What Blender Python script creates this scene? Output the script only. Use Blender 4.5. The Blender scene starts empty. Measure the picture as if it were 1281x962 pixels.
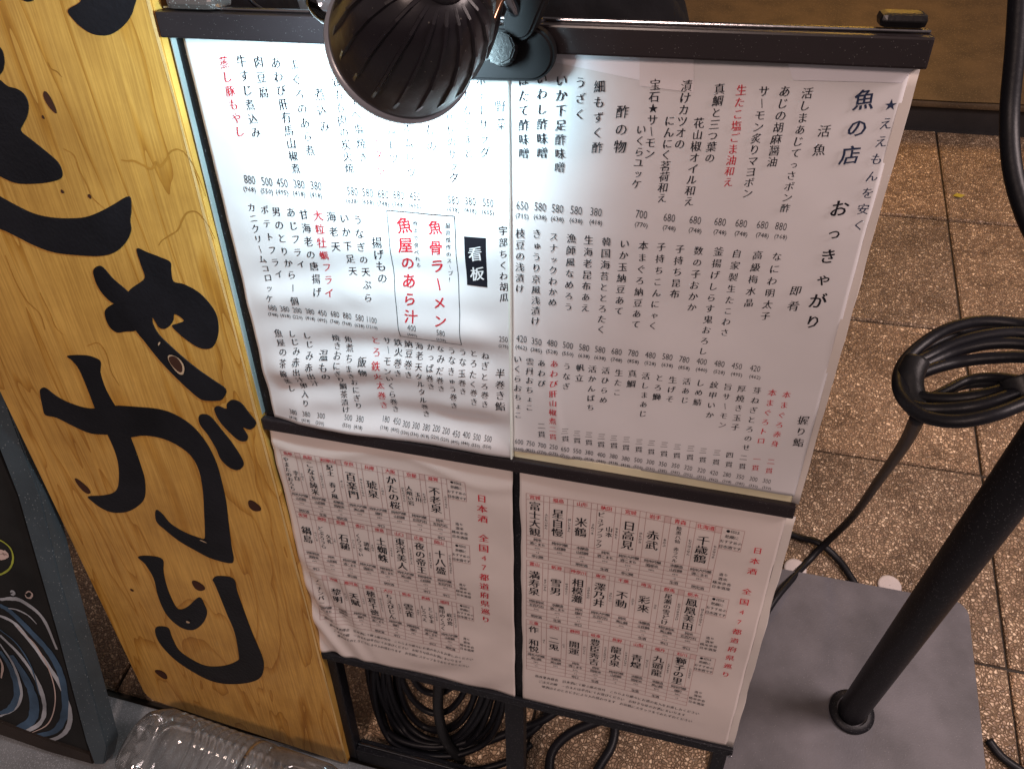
import bpy, bmesh, math, random
from mathutils import Vector, Matrix, noise
random.seed(7)
sc = bpy.context.scene
col = sc.collection
R = math.radians

# ------------------------------------------------------------------ camera
FPX, CX, CY = 942.6, 640.5, 481.0           # focal length and centre in photograph pixels (1281 wide)
CAMP = Vector((0, 0, 1.1896))
AX = Vector((0.96549131, -0.13801101, 0.22086082))     # world X, Y, Z seen from the camera
AY = Vector((0.24287795, 0.78324812, -0.57230471))
AZ = Vector((-0.09400447, 0.60619744, 0.78973908))
cam_d = bpy.data.cameras.new('camera'); cam = bpy.data.objects.new('camera', cam_d); col.objects.link(cam)
rot = Matrix((AX, AY, AZ)).to_4x4()
cam.matrix_world = Matrix.Translation(CAMP) @ rot
cam_d.sensor_width = 36; cam_d.lens = 36 * FPX / 1281; cam_d.clip_start = 0.02; cam_d.clip_end = 500
sc.camera = cam

# ------------------------------------------------------------------ world and light (night street)
w = bpy.data.worlds.new('World'); sc.world = w; w.use_nodes = True
wn = w.node_tree.nodes; wl = w.node_tree.links
bg = wn['Background']
bg.inputs[0].default_value = (1.0, 0.80, 0.76, 1); bg.inputs[1].default_value = 0.19

def lamp_light(name, kind, loc, target, energy, color, **kw):
    d = bpy.data.lights.new(name, kind); d.energy = energy; d.color = color
    for k, v in kw.items(): setattr(d, k, v)
    o = bpy.data.objects.new(name, d); col.objects.link(o); o.location = loc
    o.rotation_euler = (Vector(target) - Vector(loc)).to_track_quat('-Z', 'Y').to_euler()
    return o
lamp_light('front_fill_light', 'AREA', (-.35, -.95, 2.35), (-.1, .4, .5), 17, (1.0, .74, .64), shape='DISK', size=0.35)  # unseen lamp added in front to brighten the boards and cast shadows
lamp_light('street_lamp_light', 'AREA', (.30, 2.35, 1.05), (0.4, 1.9, 0), 6.0, (1.0, 0.52, 0.06), shape='DISK', size=0.35)
lamp_light('near_paving_light', 'AREA', (1.05, .50, 1.55), (.75, .4, 0), 21, (1.0, 0.80, 0.77), shape='DISK', size=0.5)  # off-frame lamp added as a stand-in to brighten the near paving
sc.view_settings.view_transform = 'Standard'; sc.view_settings.look = 'None'
sc.view_settings.exposure = 0; sc.view_settings.gamma = 1

# ------------------------------------------------------------------ pixel -> place helpers
def ray(x, y):
    return (rot.to_3x3() @ Vector(((x - CX) / FPX, -(y - CY) / FPX, -1))).normalized()
TILT = R(19)
BO = Vector((-0.40419, 0.22873, 0.24017))            # lower left corner of the menu panel
BU = Vector((1, 0, 0)); BV = Vector((0, math.sin(TILT), math.cos(TILT))); BN = Vector((0, -math.cos(TILT), math.sin(TILT)))
def P(u, v, w=0.0): return BO + BU * u + BV * v + BN * w
def B(x, y, w=0.0):                                   # photograph pixel -> (u, v) on the leaning panel plane
    r = ray(x, y); o = BO + BN * w
    t = (o - CAMP).dot(BN) / r.dot(BN); q = CAMP + r * t - BO
    return q.dot(BU), q.dot(BV)
def G(x, y, z=0.0):
    r = ray(x, y); return CAMP + r * ((z - CAMP.z) / r.z)
def D(x, y, d): return CAMP + ray(x, y) * d

# ------------------------------------------------------------------ object helpers
def tag(o, label=None, cat=None, group=None, kind=None):
    if label: o['label'] = label
    if cat: o['category'] = cat
    if group: o['group'] = group
    if kind: o['kind'] = kind
    return o
def empty(name, loc, label, cat, group=None):
    o = bpy.data.objects.new(name, None); col.objects.link(o); o.location = loc; o.empty_display_size = .05
    return tag(o, label, cat, group)
def obj(name, verts, faces, mat, parent=None, smooth=False):
    me = bpy.data.meshes.new(name); me.from_pydata([tuple(v) for v in verts], [], faces); me.update()
    if smooth:
        for p in me.polygons: p.use_smooth = True
    me.materials.append(mat)
    o = bpy.data.objects.new(name, me); col.objects.link(o)
    if parent:
        o.parent = parent                       # meshes are laid out in world space; only empties carry a location
        o.matrix_parent_inverse = Matrix.Translation(parent.location).inverted() if parent.type == 'EMPTY' else Matrix.Identity(4)
    return o
def bmobj(name, bm, mat, parent=None, smooth=False):
    vs = [v.co.copy() for v in bm.verts]; bm.verts.index_update()
    fs = [[v.index for v in f.verts] for f in bm.faces]; bm.free()
    return obj(name, vs, fs, mat, parent, smooth)
def box_uvw(name, u0, u1, v0, v1, w0, w1, mat, parent, bev=0.0015):
    """bevelled box in panel coordinates"""
    bm = bmesh.new(); bmesh.ops.create_cube(bm, size=1)
    for v in bm.verts: v.co = Vector(((u0 + u1) / 2 + v.co.x * (u1 - u0), (v0 + v1) / 2 + v.co.y * (v1 - v0), (w0 + w1) / 2 + v.co.z * (w1 - w0)))
    if bev: bmesh.ops.bevel(bm, geom=bm.edges[:], offset=bev, segments=2, affect='EDGES', profile=.6)
    for v in bm.verts: v.co = P(*v.co)
    return bmobj(name, bm, mat, parent)
def box(name, a, b, mat, parent, bev=0.002):
    bm = bmesh.new(); bmesh.ops.create_cube(bm, size=1)
    for v in bm.verts: v.co = Vector([(a[i] + b[i]) / 2 + v.co[i] * (b[i] - a[i]) for i in range(3)])
    if bev: bmesh.ops.bevel(bm, geom=bm.edges[:], offset=bev, segments=2, affect='EDGES', profile=.6)
    return bmobj(name, bm, mat, parent)
def spline(pts, n=6, closed=False):
    pts = [Vector(p) for p in pts]; out = []
    N = len(pts); rng = range(N if closed else N - 1)
    for i in rng:
        p0 = pts[(i - 1) % N] if closed or i > 0 else pts[0] * 2 - pts[1]
        p1 = pts[i]; p2 = pts[(i + 1) % N]
        p3 = pts[(i + 2) % N] if closed or i + 2 < N else pts[-1] * 2 - pts[-2]
        for k in range(n):
            t = k / n
            out.append(0.5 * ((2 * p1) + (p2 - p0) * t + (2 * p0 - 5 * p1 + 4 * p2 - p3) * t * t + (3 * p1 - p0 - 3 * p2 + p3) * t ** 3))
    if not closed: out.append(pts[-1].copy())
    return out
def tube(name, pts, r, mat, parent=None, sides=10, n=6, closed=False):
    pts = spline(pts, n, closed); N = len(pts); verts = []; faces = []
    up = Vector((0.13, 0.21, 0.97)).normalized(); prev = None
    for i, p in enumerate(pts):
        a = pts[(i + 1) % N] if closed or i + 1 < N else p; b = pts[i - 1] if closed or i > 0 else p
        t = (a - b).normalized()
        if prev is None: x = t.cross(up).normalized()
        else: x = (prev - t * prev.dot(t)).normalized()
        prev = x; y = t.cross(x)
        for k in range(sides):
            an = 2 * math.pi * k / sides; verts.append(p + (x * math.cos(an) + y * math.sin(an)) * r)
    for i in range(N if closed else N - 1):
        j = (i + 1) % N
        for k in range(sides):
            l = (k + 1) % sides; faces.append((i * sides + k, i * sides + l, j * sides + l, j * sides + k))
    if not closed:
        faces.append(tuple(range(sides))[::-1]); faces.append(tuple((N - 1) * sides + k for k in range(sides)))
    return obj(name, verts, faces, mat, parent, True)
def lathe(name, prof, origin, axis, mat, parent=None, seg=48, squash=None, smooth=True):
    """prof: (distance along axis, radius) pairs"""
    axis = Vector(axis).normalized(); x = axis.cross(Vector((0, 0, 1)))
    if x.length < .01: x = Vector((1, 0, 0))
    x.normalize(); y = axis.cross(x); verts = []; faces = []
    for (h, r) in prof:
        for k in range(seg):
            a = 2 * math.pi * k / seg; rr = r * (squash(a) if squash else 1)
            verts.append(Vector(origin) + axis * h + (x * math.cos(a) + y * math.sin(a)) * rr)
    for i in range(len(prof) - 1):
        for k in range(seg):
            l = (k + 1) % seg; faces.append((i * seg + k, i * seg + l, (i + 1) * seg + l, (i + 1) * seg + k))
    return obj(name, verts, faces, mat, parent, smooth)

# ------------------------------------------------------------------ materials
def M(name):
    m = bpy.data.materials.new(name); m.use_nodes = True
    return m, m.node_tree.nodes, m.node_tree.links, m.node_tree.nodes['Principled BSDF']
def ramp(nd, stops):
    r = nd.new('ShaderNodeValToRGB'); e = r.color_ramp.elements
    e[0].position, e[0].color = stops[0][0], (*stops[0][1], 1); e[1].position, e[1].color = stops[1][0], (*stops[1][1], 1)
    for p, c in stops[2:]:
        x = e.new(p); x.color = (*c, 1)
    return r
def plain(name, c, rough=.5, metal=0, coat=0, bump=0, bscale=300, spots=None, var=0.0):
    m, nd, lk, b = M(name)
    if max(c) < .06: b.inputs['Specular IOR Level'].default_value = .28
    b.inputs['Roughness'].default_value = rough; b.inputs['Metallic'].default_value = metal
    b.inputs['Coat Weight'].default_value = coat; b.inputs['Coat Roughness'].default_value = .2
    g = nd.new('ShaderNodeNewGeometry')
    n1 = nd.new('ShaderNodeTexNoise'); n1.inputs['Scale'].default_value = 14; n1.inputs['Detail'].default_value = 6
    lk.new(g.outputs['Position'], n1.inputs['Vector'])
    v = var or .18
    r = ramp(nd, [(.3, tuple(x * (1 - v) for x in c)), (.7, tuple(min(1, x * (1 + v)) for x in c))]); lk.new(n1.outputs[0], r.inputs[0])
    last = r.outputs[0]
    if spots:                                   # dust and droplets
        vo = nd.new('ShaderNodeTexVoronoi'); vo.inputs['Scale'].default_value = spots[0]; lk.new(g.outputs['Position'], vo.inputs['Vector'])
        wn_ = nd.new('ShaderNodeTexWhiteNoise'); wn_.noise_dimensions = '3D'; lk.new(vo.outputs['Color'], wn_.inputs['Vector'])
        lt = nd.new('ShaderNodeMath'); lt.operation = 'LESS_THAN'; lk.new(vo.outputs['Distance'], lt.inputs[0])
        mu = nd.new('ShaderNodeMath'); mu.operation = 'MULTIPLY'; lk.new(wn_.outputs['Value'], mu.inputs[0]); mu.inputs[1].default_value = spots[1]
        lk.new(mu.outputs[0], lt.inputs[1])
        mx = nd.new('ShaderNodeMixRGB'); lk.new(lt.outputs[0], mx.inputs[0]); lk.new(last, mx.inputs[1]); mx.inputs[2].default_value = (*spots[2], 1)
        last = mx.outputs[0]
    lk.new(last, b.inputs['Base Color'])
    if bump:
        n2 = nd.new('ShaderNodeTexNoise'); n2.inputs['Scale'].default_value = bscale; n2.inputs['Detail'].default_value = 4
        lk.new(g.outputs['Position'], n2.inputs['Vector'])
        bp = nd.new('ShaderNodeBump'); bp.inputs['Strength'].default_value = bump; bp.inputs['Distance'].default_value = .001
        lk.new(n2.outputs[0], bp.inputs['Height']); lk.new(bp.outputs[0], b.inputs['Normal'])
    return m
def aggregate(name, tint, scale=190):
    """exposed aggregate: rounded pebbles of many tones set in dark mortar"""
    m, nd, lk, b = M(name)
    g = nd.new('ShaderNodeNewGeometry')
    nz = nd.new('ShaderNodeTexNoise'); nz.inputs['Scale'].default_value = 60; lk.new(g.outputs['Position'], nz.inputs['Vector'])
    ad = nd.new('ShaderNodeMixRGB'); ad.blend_type = 'ADD'; ad.inputs[0].default_value = .012
    lk.new(g.outputs['Position'], ad.inputs[1]); lk.new(nz.outputs['Color'], ad.inputs[2])
    vo = nd.new('ShaderNodeTexVoronoi'); vo.inputs['Scale'].default_value = scale; lk.new(ad.outputs[0], vo.inputs['Vector'])
    ve = nd.new('ShaderNodeTexVoronoi'); ve.feature = 'DISTANCE_TO_EDGE'; ve.inputs['Scale'].default_value = scale; lk.new(ad.outputs[0], ve.inputs['Vector'])
    sp = nd.new('ShaderNodeSeparateColor'); lk.new(vo.outputs['Color'], sp.inputs[0])
    c = lambda r_, g_, b_: (r_ * tint[0], g_ * tint[1], b_ * tint[2])
    r = ramp(nd, [(0, c(.15, .12, .10)), (1, c(.72, .66, .60)), (.25, c(.26, .20, .165)), (.5, c(.34, .275, .23)), (.8, c(.44, .37, .31))])
    lk.new(sp.outputs[0], r.inputs[0])
    mr = ramp(nd, [(0.0, (0, 0, 0)), (.22, (1, 1, 1))]); lk.new(ve.outputs['Distance'], mr.inputs[0])
    mx = nd.new('ShaderNodeMixRGB'); lk.new(mr.outputs[0], mx.inputs[0]); mx.inputs[1].default_value = (*c(.17, .14, .115), 1); lk.new(r.outputs[0], mx.inputs[2])
    big = nd.new('ShaderNodeTexNoise'); big.inputs['Scale'].default_value = 3.5; big.inputs['Detail'].default_value = 5; lk.new(g.outputs['Position'], big.inputs['Vector'])
    br = ramp(nd, [(.3, (.66, .64, .62)), (.7, (1.05, 1.03, 1.0))]); lk.new(big.outputs[0], br.inputs[0])
    m2 = nd.new('ShaderNodeMixRGB'); m2.blend_type = 'MULTIPLY'; m2.inputs[0].default_value = 1; lk.new(mx.outputs[0], m2.inputs[1]); lk.new(br.outputs[0], m2.inputs[2])
    oi = nd.new('ShaderNodeObjectInfo'); rr = ramp(nd, [(0, (.84, .85, .86)), (1, (1.12, 1.08, 1.02))]); lk.new(oi.outputs['Random'], rr.inputs[0])
    m4 = nd.new('ShaderNodeMixRGB'); m4.blend_type = 'MULTIPLY'; m4.inputs[0].default_value = 1; lk.new(m2.outputs[0], m4.inputs[1]); lk.new(rr.outputs[0], m4.inputs[2])
    st_ = nd.new('ShaderNodeTexNoise'); st_.inputs['Scale'].default_value = 11; st_.inputs['Detail'].default_value = 9; st_.inputs['Roughness'].default_value = .7; lk.new(g.outputs['Position'], st_.inputs['Vector'])
    sr_ = ramp(nd, [(.40, (.62, .60, .58)), (.52, (1, 1, 1))]); lk.new(st_.outputs[0], sr_.inputs[0])
    m5 = nd.new('ShaderNodeMixRGB'); m5.blend_type = 'MULTIPLY'; m5.inputs[0].default_value = .8; lk.new(m4.outputs[0], m5.inputs[1]); lk.new(sr_.outputs[0], m5.inputs[2]); m2 = m5
    lk.new(m2.outputs[0], b.inputs['Base Color']); b.inputs['Roughness'].default_value = .45
    bp = nd.new('ShaderNodeBump'); bp.inputs['Strength'].default_value = .9; bp.inputs['Distance'].default_value = .002
    lk.new(mr.outputs[0], bp.inputs['Height']); lk.new(bp.outputs[0], b.inputs['Normal'])
    return m
def wood(name):
    m, nd, lk, b = M(name)
    tc = nd.new('ShaderNodeTexCoord')
    mp = nd.new('ShaderNodeMapping'); mp.inputs['Scale'].default_value = (9, 1.35, 1.35); lk.new(tc.outputs['Object'], mp.inputs[0])
    n1 = nd.new('ShaderNodeTexNoise'); n1.inputs['Scale'].default_value = 1.0; n1.inputs['Detail'].default_value = 3; n1.inputs['Distortion'].default_value = .7
    lk.new(mp.outputs[0], n1.inputs['Vector'])
    k = nd.new('ShaderNodeMath'); k.operation = 'MULTIPLY'; k.inputs[1].default_value = 11; lk.new(n1.outputs[0], k.inputs[0])
    fr = nd.new('ShaderNodeMath'); fr.operation = 'FRACT'; lk.new(k.outputs[0], fr.inputs[0])
    r = ramp(nd, [(0, (.63, .355, .082)), (1, (.42, .195, .030)), (.72, (.65, .375, .092)), (.92, (.54, .275, .048))]); lk.new(fr.outputs[0], r.inputs[0])
    mp2 = nd.new('ShaderNodeMapping'); mp2.inputs['Scale'].default_value = (420, 14, 14); lk.new(tc.outputs['Object'], mp2.inputs[0])
    n2 = nd.new('ShaderNodeTexNoise'); n2.inputs['Scale'].default_value = 1; n2.inputs['Detail'].default_value = 5; lk.new(mp2.outputs[0], n2.inputs['Vector'])
    r2 = ramp(nd, [(.35, (.80, .76, .70)), (.65, (1.05, 1.05, 1.02))]); lk.new(n2.outputs[0], r2.inputs[0])
    m1 = nd.new('ShaderNodeMixRGB'); m1.blend_type = 'MULTIPLY'; m1.inputs[0].default_value = 1; lk.new(r.outputs[0], m1.inputs[1]); lk.new(r2.outputs[0], m1.inputs[2])
    n3 = nd.new('ShaderNodeTexNoise'); n3.inputs['Scale'].default_value = 7; n3.inputs['Detail'].default_value = 8; n3.inputs['Roughness'].default_value = .65; lk.new(tc.outputs['Object'], n3.inputs['Vector'])
    r3 = ramp(nd, [(.35, (.72, .66, .60)), (.6, (1.04, 1.04, 1.04))]); lk.new(n3.outputs[0], r3.inputs[0])
    m2 = nd.new('ShaderNodeMixRGB'); m2.blend_type = 'MULTIPLY'; m2.inputs[0].default_value = .8; lk.new(m1.outputs[0], m2.inputs[1]); lk.new(r3.outputs[0], m2.inputs[2])
    lk.new(m2.outputs[0], b.inputs['Base Color'])
    b.inputs['Roughness'].default_value = .42; b.inputs['Coat Weight'].default_value = .12; b.inputs['Coat Roughness'].default_value = .25
    bp = nd.new('ShaderNodeBump'); bp.inputs['Strength'].default_value = .35; bp.inputs['Distance'].default_value = .0006
    lk.new(n2.outputs[0], bp.inputs['Height']); lk.new(bp.outputs[0], b.inputs['Normal'])
    return m
def clear(name, tint=(1, 1, 1), gl=.35, rough=.04, milk=0):
    m, nd, lk, b = M(name); nd.remove(b)
    out = nd['Material Output']; t = nd.new('ShaderNodeBsdfTransparent'); t.inputs[0].default_value = (*tint, 1)
    g = nd.new('ShaderNodeBsdfGlossy'); g.inputs['Roughness'].default_value = rough
    lw = nd.new('ShaderNodeLayerWeight'); lw.inputs[0].default_value = gl
    mx = nd.new('ShaderNodeMixShader'); lk.new(lw.outputs['Fresnel'], mx.inputs[0]); lk.new(t.outputs[0], mx.inputs[1]); lk.new(g.outputs[0], mx.inputs[2])
    if milk:
        df = nd.new('ShaderNodeBsdfDiffuse'); df.inputs[0].default_value = (.85, .87, .88, 1); m3 = nd.new('ShaderNodeMixShader'); m3.inputs[0].default_value = milk
        lk.new(mx.outputs[0], m3.inputs[1]); lk.new(df.outputs[0], m3.inputs[2]); mx = m3
    lk.new(mx.outputs[0], out.inputs[0]); return m
def paper(name, c, coat=.3):
    m = plain(name, c, rough=.5, coat=coat, bump=.12, bscale=60, var=.03)
    return m

m_agg = aggregate('exposed_aggregate', (1.66, 1.43, 1.16), 215)
m_grout = plain('joint_mortar', (.045, .038, .032), .9, bump=.5)
m_granite = plain('grey_granite', (.20, .21, .22), .75, bump=.8, bscale=220, var=.22, spots=(520, .55, (.30, .31, .33)))
m_stepstone = plain('brown_step_stone', (.085, .056, .030), .7, bump=.9, bscale=160, var=.3, spots=(260, .45, (.13, .09, .05)))
m_riser = plain('dark_step_riser', (.03, .027, .028), .7, bump=.4)
m_wood = wood('varnished_plywood')
m_woodedge = plain('plywood_edge', (.62, .42, .17), .7, bump=.4)
m_holes = plain('knot_hole_dark', (.05, .018, .01), .8)
m_ink = plain('black_sign_paint', (.010, .010, .013), .38, bump=.5, bscale=240, var=.4)
m_chip = plain('bare_wood_chip', (.50, .36, .24), .7)
m_black = plain('black_plastic', (.007, .006, .007), .33, bump=.15, bscale=500)
m_bar = plain('black_brown_bar', (.020, .015, .017), .34, coat=.15, spots=(700, .12, (.30, .28, .28)))
m_matte = plain('matte_black_plastic', (.010, .009, .010), .75); m_matte.node_tree.nodes['Principled BSDF'].inputs['Specular IOR Level'].default_value = .12
m_steel = plain('black_painted_steel', (.008, .008, .011), .48, bump=.2, bscale=350, spots=(500, .25, (.10, .10, .11)))
m_plate = plain('grey_steel_plate', (.104, .099, .112), .55, bump=.25, bscale=420, var=.34, spots=(330, .16, (.20, .19, .20)))
m_rubber = plain('black_cable_rubber', (.007, .007, .010), .44, bump=.2, bscale=200)
m_tape = plain('black_insulation_tape', (.016, .016, .018), .45, bump=.6, bscale=120)
m_pad = plain('white_felt', (.62, .56, .55), .9, bump=.4)
m_slate = plain('slate_blue_frame', (.050, .070, .085), .55, bump=.3, var=.22, spots=(260, .22, (.22, .25, .27)))
m_chalkbd = plain('chalkboard', (.014, .014, .014), .7, bump=.3, var=.4)
m_cw = plain('white_chalk', (.42, .44, .48), .95, bump=.9, bscale=900, var=.45)
m_cb = plain('blue_chalk', (.05, .10, .17), .95, bump=.9, bscale=900, var=.5)
m_cy = plain('yellow_chalk', (.36, .40, .05), .95, bump=.8, bscale=900, var=.4)
m_cp = plain('pink_chalk', (.55, .42, .38), .95, var=.3)
m_paper = paper('menu_paper', (.70, .68, .70)); m_paper2 = paper('sake_list_paper', (.68, .60, .57), .15)
m_lam = plain('laminate_edge', (.66, .60, .56), .35, coat=.4, var=.1)
m_lamw = plain('laminate_weld', (.72, .66, .46), .4, coat=.3, var=.15)
m_white_tape = plain('white_tape', (.82, .80, .86), .4, coat=.2, var=.08)
m_txt = plain('black_print', (.006, .006, .012), .7); m_txtb = plain('dark_blue_print', (.008, .020, .065), .7)
m_red = plain('red_print', (.52, .010, .025), .7); m_pink = plain('pink_print', (.52, .10, .12), .7)
m_line = plain('fine_red_rule', (.36, .17, .16), .6); m_wht = plain('reversed_white_print', (.72, .70, .72), .5)
m_shadebox = plain('printed_tint_cell', (.58, .44, .42), .6)
m_bottle = clear('clear_pet', (.97, .98, .98), .46, .05, .065)
m_glass = clear('clear_glass', (.96, .97, 1), .45, .02)
m_acr = plain('acrylic_seam', (.80, .86, .80), .15, coat=.5)
m_metal = plain('dull_chrome', (.34, .33, .35), .22, metal=1, bump=.1)
m_clip = plain('smoky_clip_plastic', (.20, .16, .15), .18, metal=.7, coat=.8, spots=(500, .3, (.5, .5, .5)))
m_cloth = plain('black_cloth', (.005, .0045, .006), .95, bump=1.0, bscale=120)
m_greycl = plain('pale_grey_sheeting', (.26, .30, .33), .5, bump=.6, bscale=25, var=.25)
m_houslamp = plain('lamp_housing', (.016, .014, .018), .34, coat=.25, bump=.15, bscale=200, spots=(300, .12, (.12, .11, .10)))
m_leaf = plain('yellow_leaf', (.42, .34, .03), .7)

# ------------------------------------------------------------------ ground, step, kerb
gr = obj('ground', [(-40, -40, -.012), (40, -40, -.012), (40, 60, -.012), (-40, 60, -.012)], [(0, 1, 2, 3)], m_grout); tag(gr, kind='structure')
pav = obj('pavement', [(-1.6, .158, -.008), (3.2, .158, -.008), (3.2, 1.80, -.008), (-1.6, 1.80, -.008)], [(0, 1, 2, 3)], m_grout); tag(pav, kind='structure')
TP = .332; Y0 = .150
tm = None
def tile_mesh():
    bm = bmesh.new(); bmesh.ops.create_cube(bm, size=1)
    for v in bm.verts: v.co = Vector((v.co.x * (TP - .005), v.co.y * (TP - .005), -.009 + v.co.z * .018))
    bmesh.ops.bevel(bm, geom=[e for e in bm.edges if e.verts[0].co.z > -.001 and e.verts[1].co.z > -.001], offset=.003, segments=1, affect='EDGES')
    me = bpy.data.meshes.new('tile'); bm.to_mesh(me); bm.free(); me.materials.append(m_agg); return me
tm = tile_mesh()
for j in range(5):
    for i in range(-6, 7):
        o = bpy.data.objects.new('tile', tm); col.objects.link(o); o.parent = pav
        o.location = (.515 + TP * (i + .5), Y0 + TP * (j + .5) - .003 * i * 0, random.uniform(-.0012, .0012))
        o.rotation_euler = (random.uniform(-.002, .002), random.uniform(-.002, .002), random.uniform(-.003, .003))
# granite kerb blocks in front
kb = obj('granite_kerb', [(-3, -1.6, -.009), (3, -1.6, -.009), (3, .14, -.009), (-3, .14, -.009)], [(0, 1, 2, 3)], m_granite); tag(kb, kind='structure')
for i in range(-3, 4):
    for j in range(2):
        a = (i * .9 + .28, -.44 - j * .6, -.03); b = (i * .9 + 1.174, .143 - j * .6, .001)
        box('granite_block', a, b, m_granite, kb, .004)
# step beyond
st = empty('stone_step', (0, 1.81, 0), 'brown stone step with dark riser along the far edge of the pavement', 'step')
st['kind'] = 'structure'; del st['label']; del st['category']
bm = bmesh.new(); bmesh.ops.create_grid(bm, x_segments=120, y_segments=60, size=1)
for v in bm.verts:
    x, y = v.co.x * 4, 1.80 + (v.co.y + 1) * 2.0
    h = noise.noise(Vector((x * 9, y * 9, 0))) * .004 + noise.noise(Vector((x * 30, y * 30, 3))) * .002
    v.co = Vector((x, y + (noise.noise(Vector((x * 14, 5, 0))) * .006 if v.co.y < -.99 else 0), .088 + h))
bmobj('tread', bm, m_stepstone, st, True)
box('tread_edge', (-4, 1.803, .066), (4, 1.83, .084), m_stepstone, st, .006)
box('riser', (-4, 1.822, -.01), (4, 1.86, .067), m_riser, st, .002)
box('gutter_strip', (-4, 1.806, -.012), (4, 1.822, -.004), m_riser, st, 0)
# step joints
for x in (-1.7, -.35, .0 + 1.35, 2.7):
    box('tread_joint', (x, 1.80, .092), (x + .006, 5.8, .0925), m_riser, st, 0)
lp = G(1199, 245.5, .003)
lf = obj('fallen_leaf', [lp + Vector(p) for p in ((-.012, 0, 0), (-.004, .006, .003), (.006, .005, .001), (.013, 0, .004), (.004, -.006, .001), (-.005, -.005, .002))], [(0, 1, 2, 3, 4, 5)], m_leaf)
tag(lf, 'small yellow fallen leaf lying on a paving tile beyond the menu', 'leaf')

# ------------------------------------------------------------------ lettering
_gc = {}
def glyph(ch, style):
    """outline of one character, filled, in em units centred on 0,0 with brush-like contrast"""
    key = (ch, style)
    if key in _gc: return _gc[key]
    c = bpy.data.curves.new('g', 'FONT'); c.body = ch; c.resolution_u = 1 if style == 'tiny' else 2
    o = bpy.data.objects.new('g', c); col.objects.link(o)
    me = o.evaluated_get(bpy.context.evaluated_depsgraph_get()).to_mesh()
    vs = [v.co.xy.copy() for v in me.vertices]; fs = [list(p.vertices) for p in me.polygons]
    bpy.data.objects.remove(o); bpy.data.curves.remove(c)
    digits = all(ord(k) < 128 for k in ch)
    # merge coincident outline points and find outline normals
    cnt = {}
    for f in fs:
        for i in range(len(f)):
            a, b = f[i], f[(i + 1) % len(f)]; k = (min(a, b), max(a, b)); cnt.setdefault(k, []).append((a, b))
    nrm = [Vector((0, 0)) for _ in vs]
    for k, l in cnt.items():
        if len(l) == 1:
            a, b = l[0]; d = (vs[b] - vs[a])
            if d.length > 1e-6:
                d.normalize(); n_ = Vector((d.y, -d.x)); nrm[a] += n_; nrm[b] += n_
    area = sum((vs[f[1]] - vs[f[0]]).cross(vs[f[2]] - vs[f[0]]) for f in fs if len(f) > 2)
    sg = 1 if area > 0 else -1
    if style == 'brush': ax, ay, sh = .017, -.014, .13
    elif style == 'bold': ax, ay, sh = .024, .006, .13
    elif style == 'mincho': ax, ay, sh = .024, -.012, 0
    else: ax, ay, sh = 0.012, .004, 0
    if digits: ax, ay, sh = (-.010 if style != 'tiny' else 0), (-.010 if style != 'tiny' else 0), 0
    out = []
    if digits:
        mx = (min(v.x for v in vs) + max(v.x for v in vs)) / 2 if vs else 0; my = .345
    else: mx, my = .5, .38
    for v, n_ in zip(vs, nrm):
        if n_.length > 1e-6: n_ = n_.normalized() * sg
        wv = (.006 * math.sin(v.x * 13 + v.y * 9 + ord(ch[0])) if style in ('brush', 'bold') and not digits else 0)
        x, y = v.x - mx + n_.x * (ax + wv), v.y - my + n_.y * (ay + wv * .7)
        if style in ('brush', 'bold') and not digits:
            y += x * sh                                   # strokes rise to the right as with a brush
            x += .025 * math.sin(y * 5.1 + ord(ch[0]) % 7); y += .018 * math.sin(x * 6.3 + ord(ch[0]) % 5)
            x *= .94
        out.append((x, y))
    _gc[key] = (out, fs); return _gc[key]
class Ink:
    def __init__(s, hfun, w=.0005): s.v = []; s.f = []; s.h = hfun; s.w = w
    def put(s, ch, u, v, size, style='brush', xs=1.0, rz=0.0, h=None):
        if ch in ' 　': return
        vs, fs = glyph(ch, style); b = len(s.v); cr, sr = math.cos(rz), math.sin(rz)
        for (x, y) in vs:
            x *= xs; X, Y = u + (x * cr - y * sr) * size, v + (x * sr + y * cr) * size
            s.v.append(P(X, Y, s.h(X, Y) + s.w))
        for f in fs: s.f.append([b + i for i in f])
    def quad(s, u0, v0, u1, v1, n=1):
        """thin rule or filled cell following the paper"""
        b = len(s.v)
        lu = u1 - u0; lv = v1 - v0; alongu = lu > lv
        for k in range(n + 1):
            t = k / n
            for e in (0, 1):
                X, Y = (u0 + lu * t, v0 + lv * e) if alongu else (u0 + lu * e, v0 + lv * t)
                s.v.append(P(X, Y, s.h(X, Y) + s.w))
        for k in range(n):
            a = b + 2 * k; s.f.append([a, a + 1, a + 3, a + 2])
    def build(s, name, mat, parent):
        if s.f: return tag(obj(name, s.v, s.f, mat, parent), kind='stuff')
def size_m(x, y, px, w):
    a = B(x, y, w); b = B(x + px, y, w); return b[0] - a[0]
def column(ink, txt, x0, y0, x1, y1, px, style='brush', w=.004, xs=1.0):
    a, b = B(x0, y0, w), B(x1, y1, w); n = len(txt); sz = size_m((x0 + x1) / 2, (y0 + y1) / 2, px * 1.0, w)
    for i, ch in enumerate(txt):
        t = i / (n - 1) if n > 1 else 0
        u = a[0] + (b[0] - a[0]) * t; v = a[1] + (b[1] - a[1]) * t
        if ch in 'ーｰ': 
            ink.put('｜' if False else 'ー', u, v, sz, style, xs, R(-90)); continue
        s2 = sz * (.86 if ch in 'っゃゅょッャュョ' else 1)
        ink.put(ch, u + (sz * .05 if s2 < sz else 0), v, s2 * random.uniform(.96, 1.05), style, xs, R(random.uniform(-1.5, 1.5)))
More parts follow.
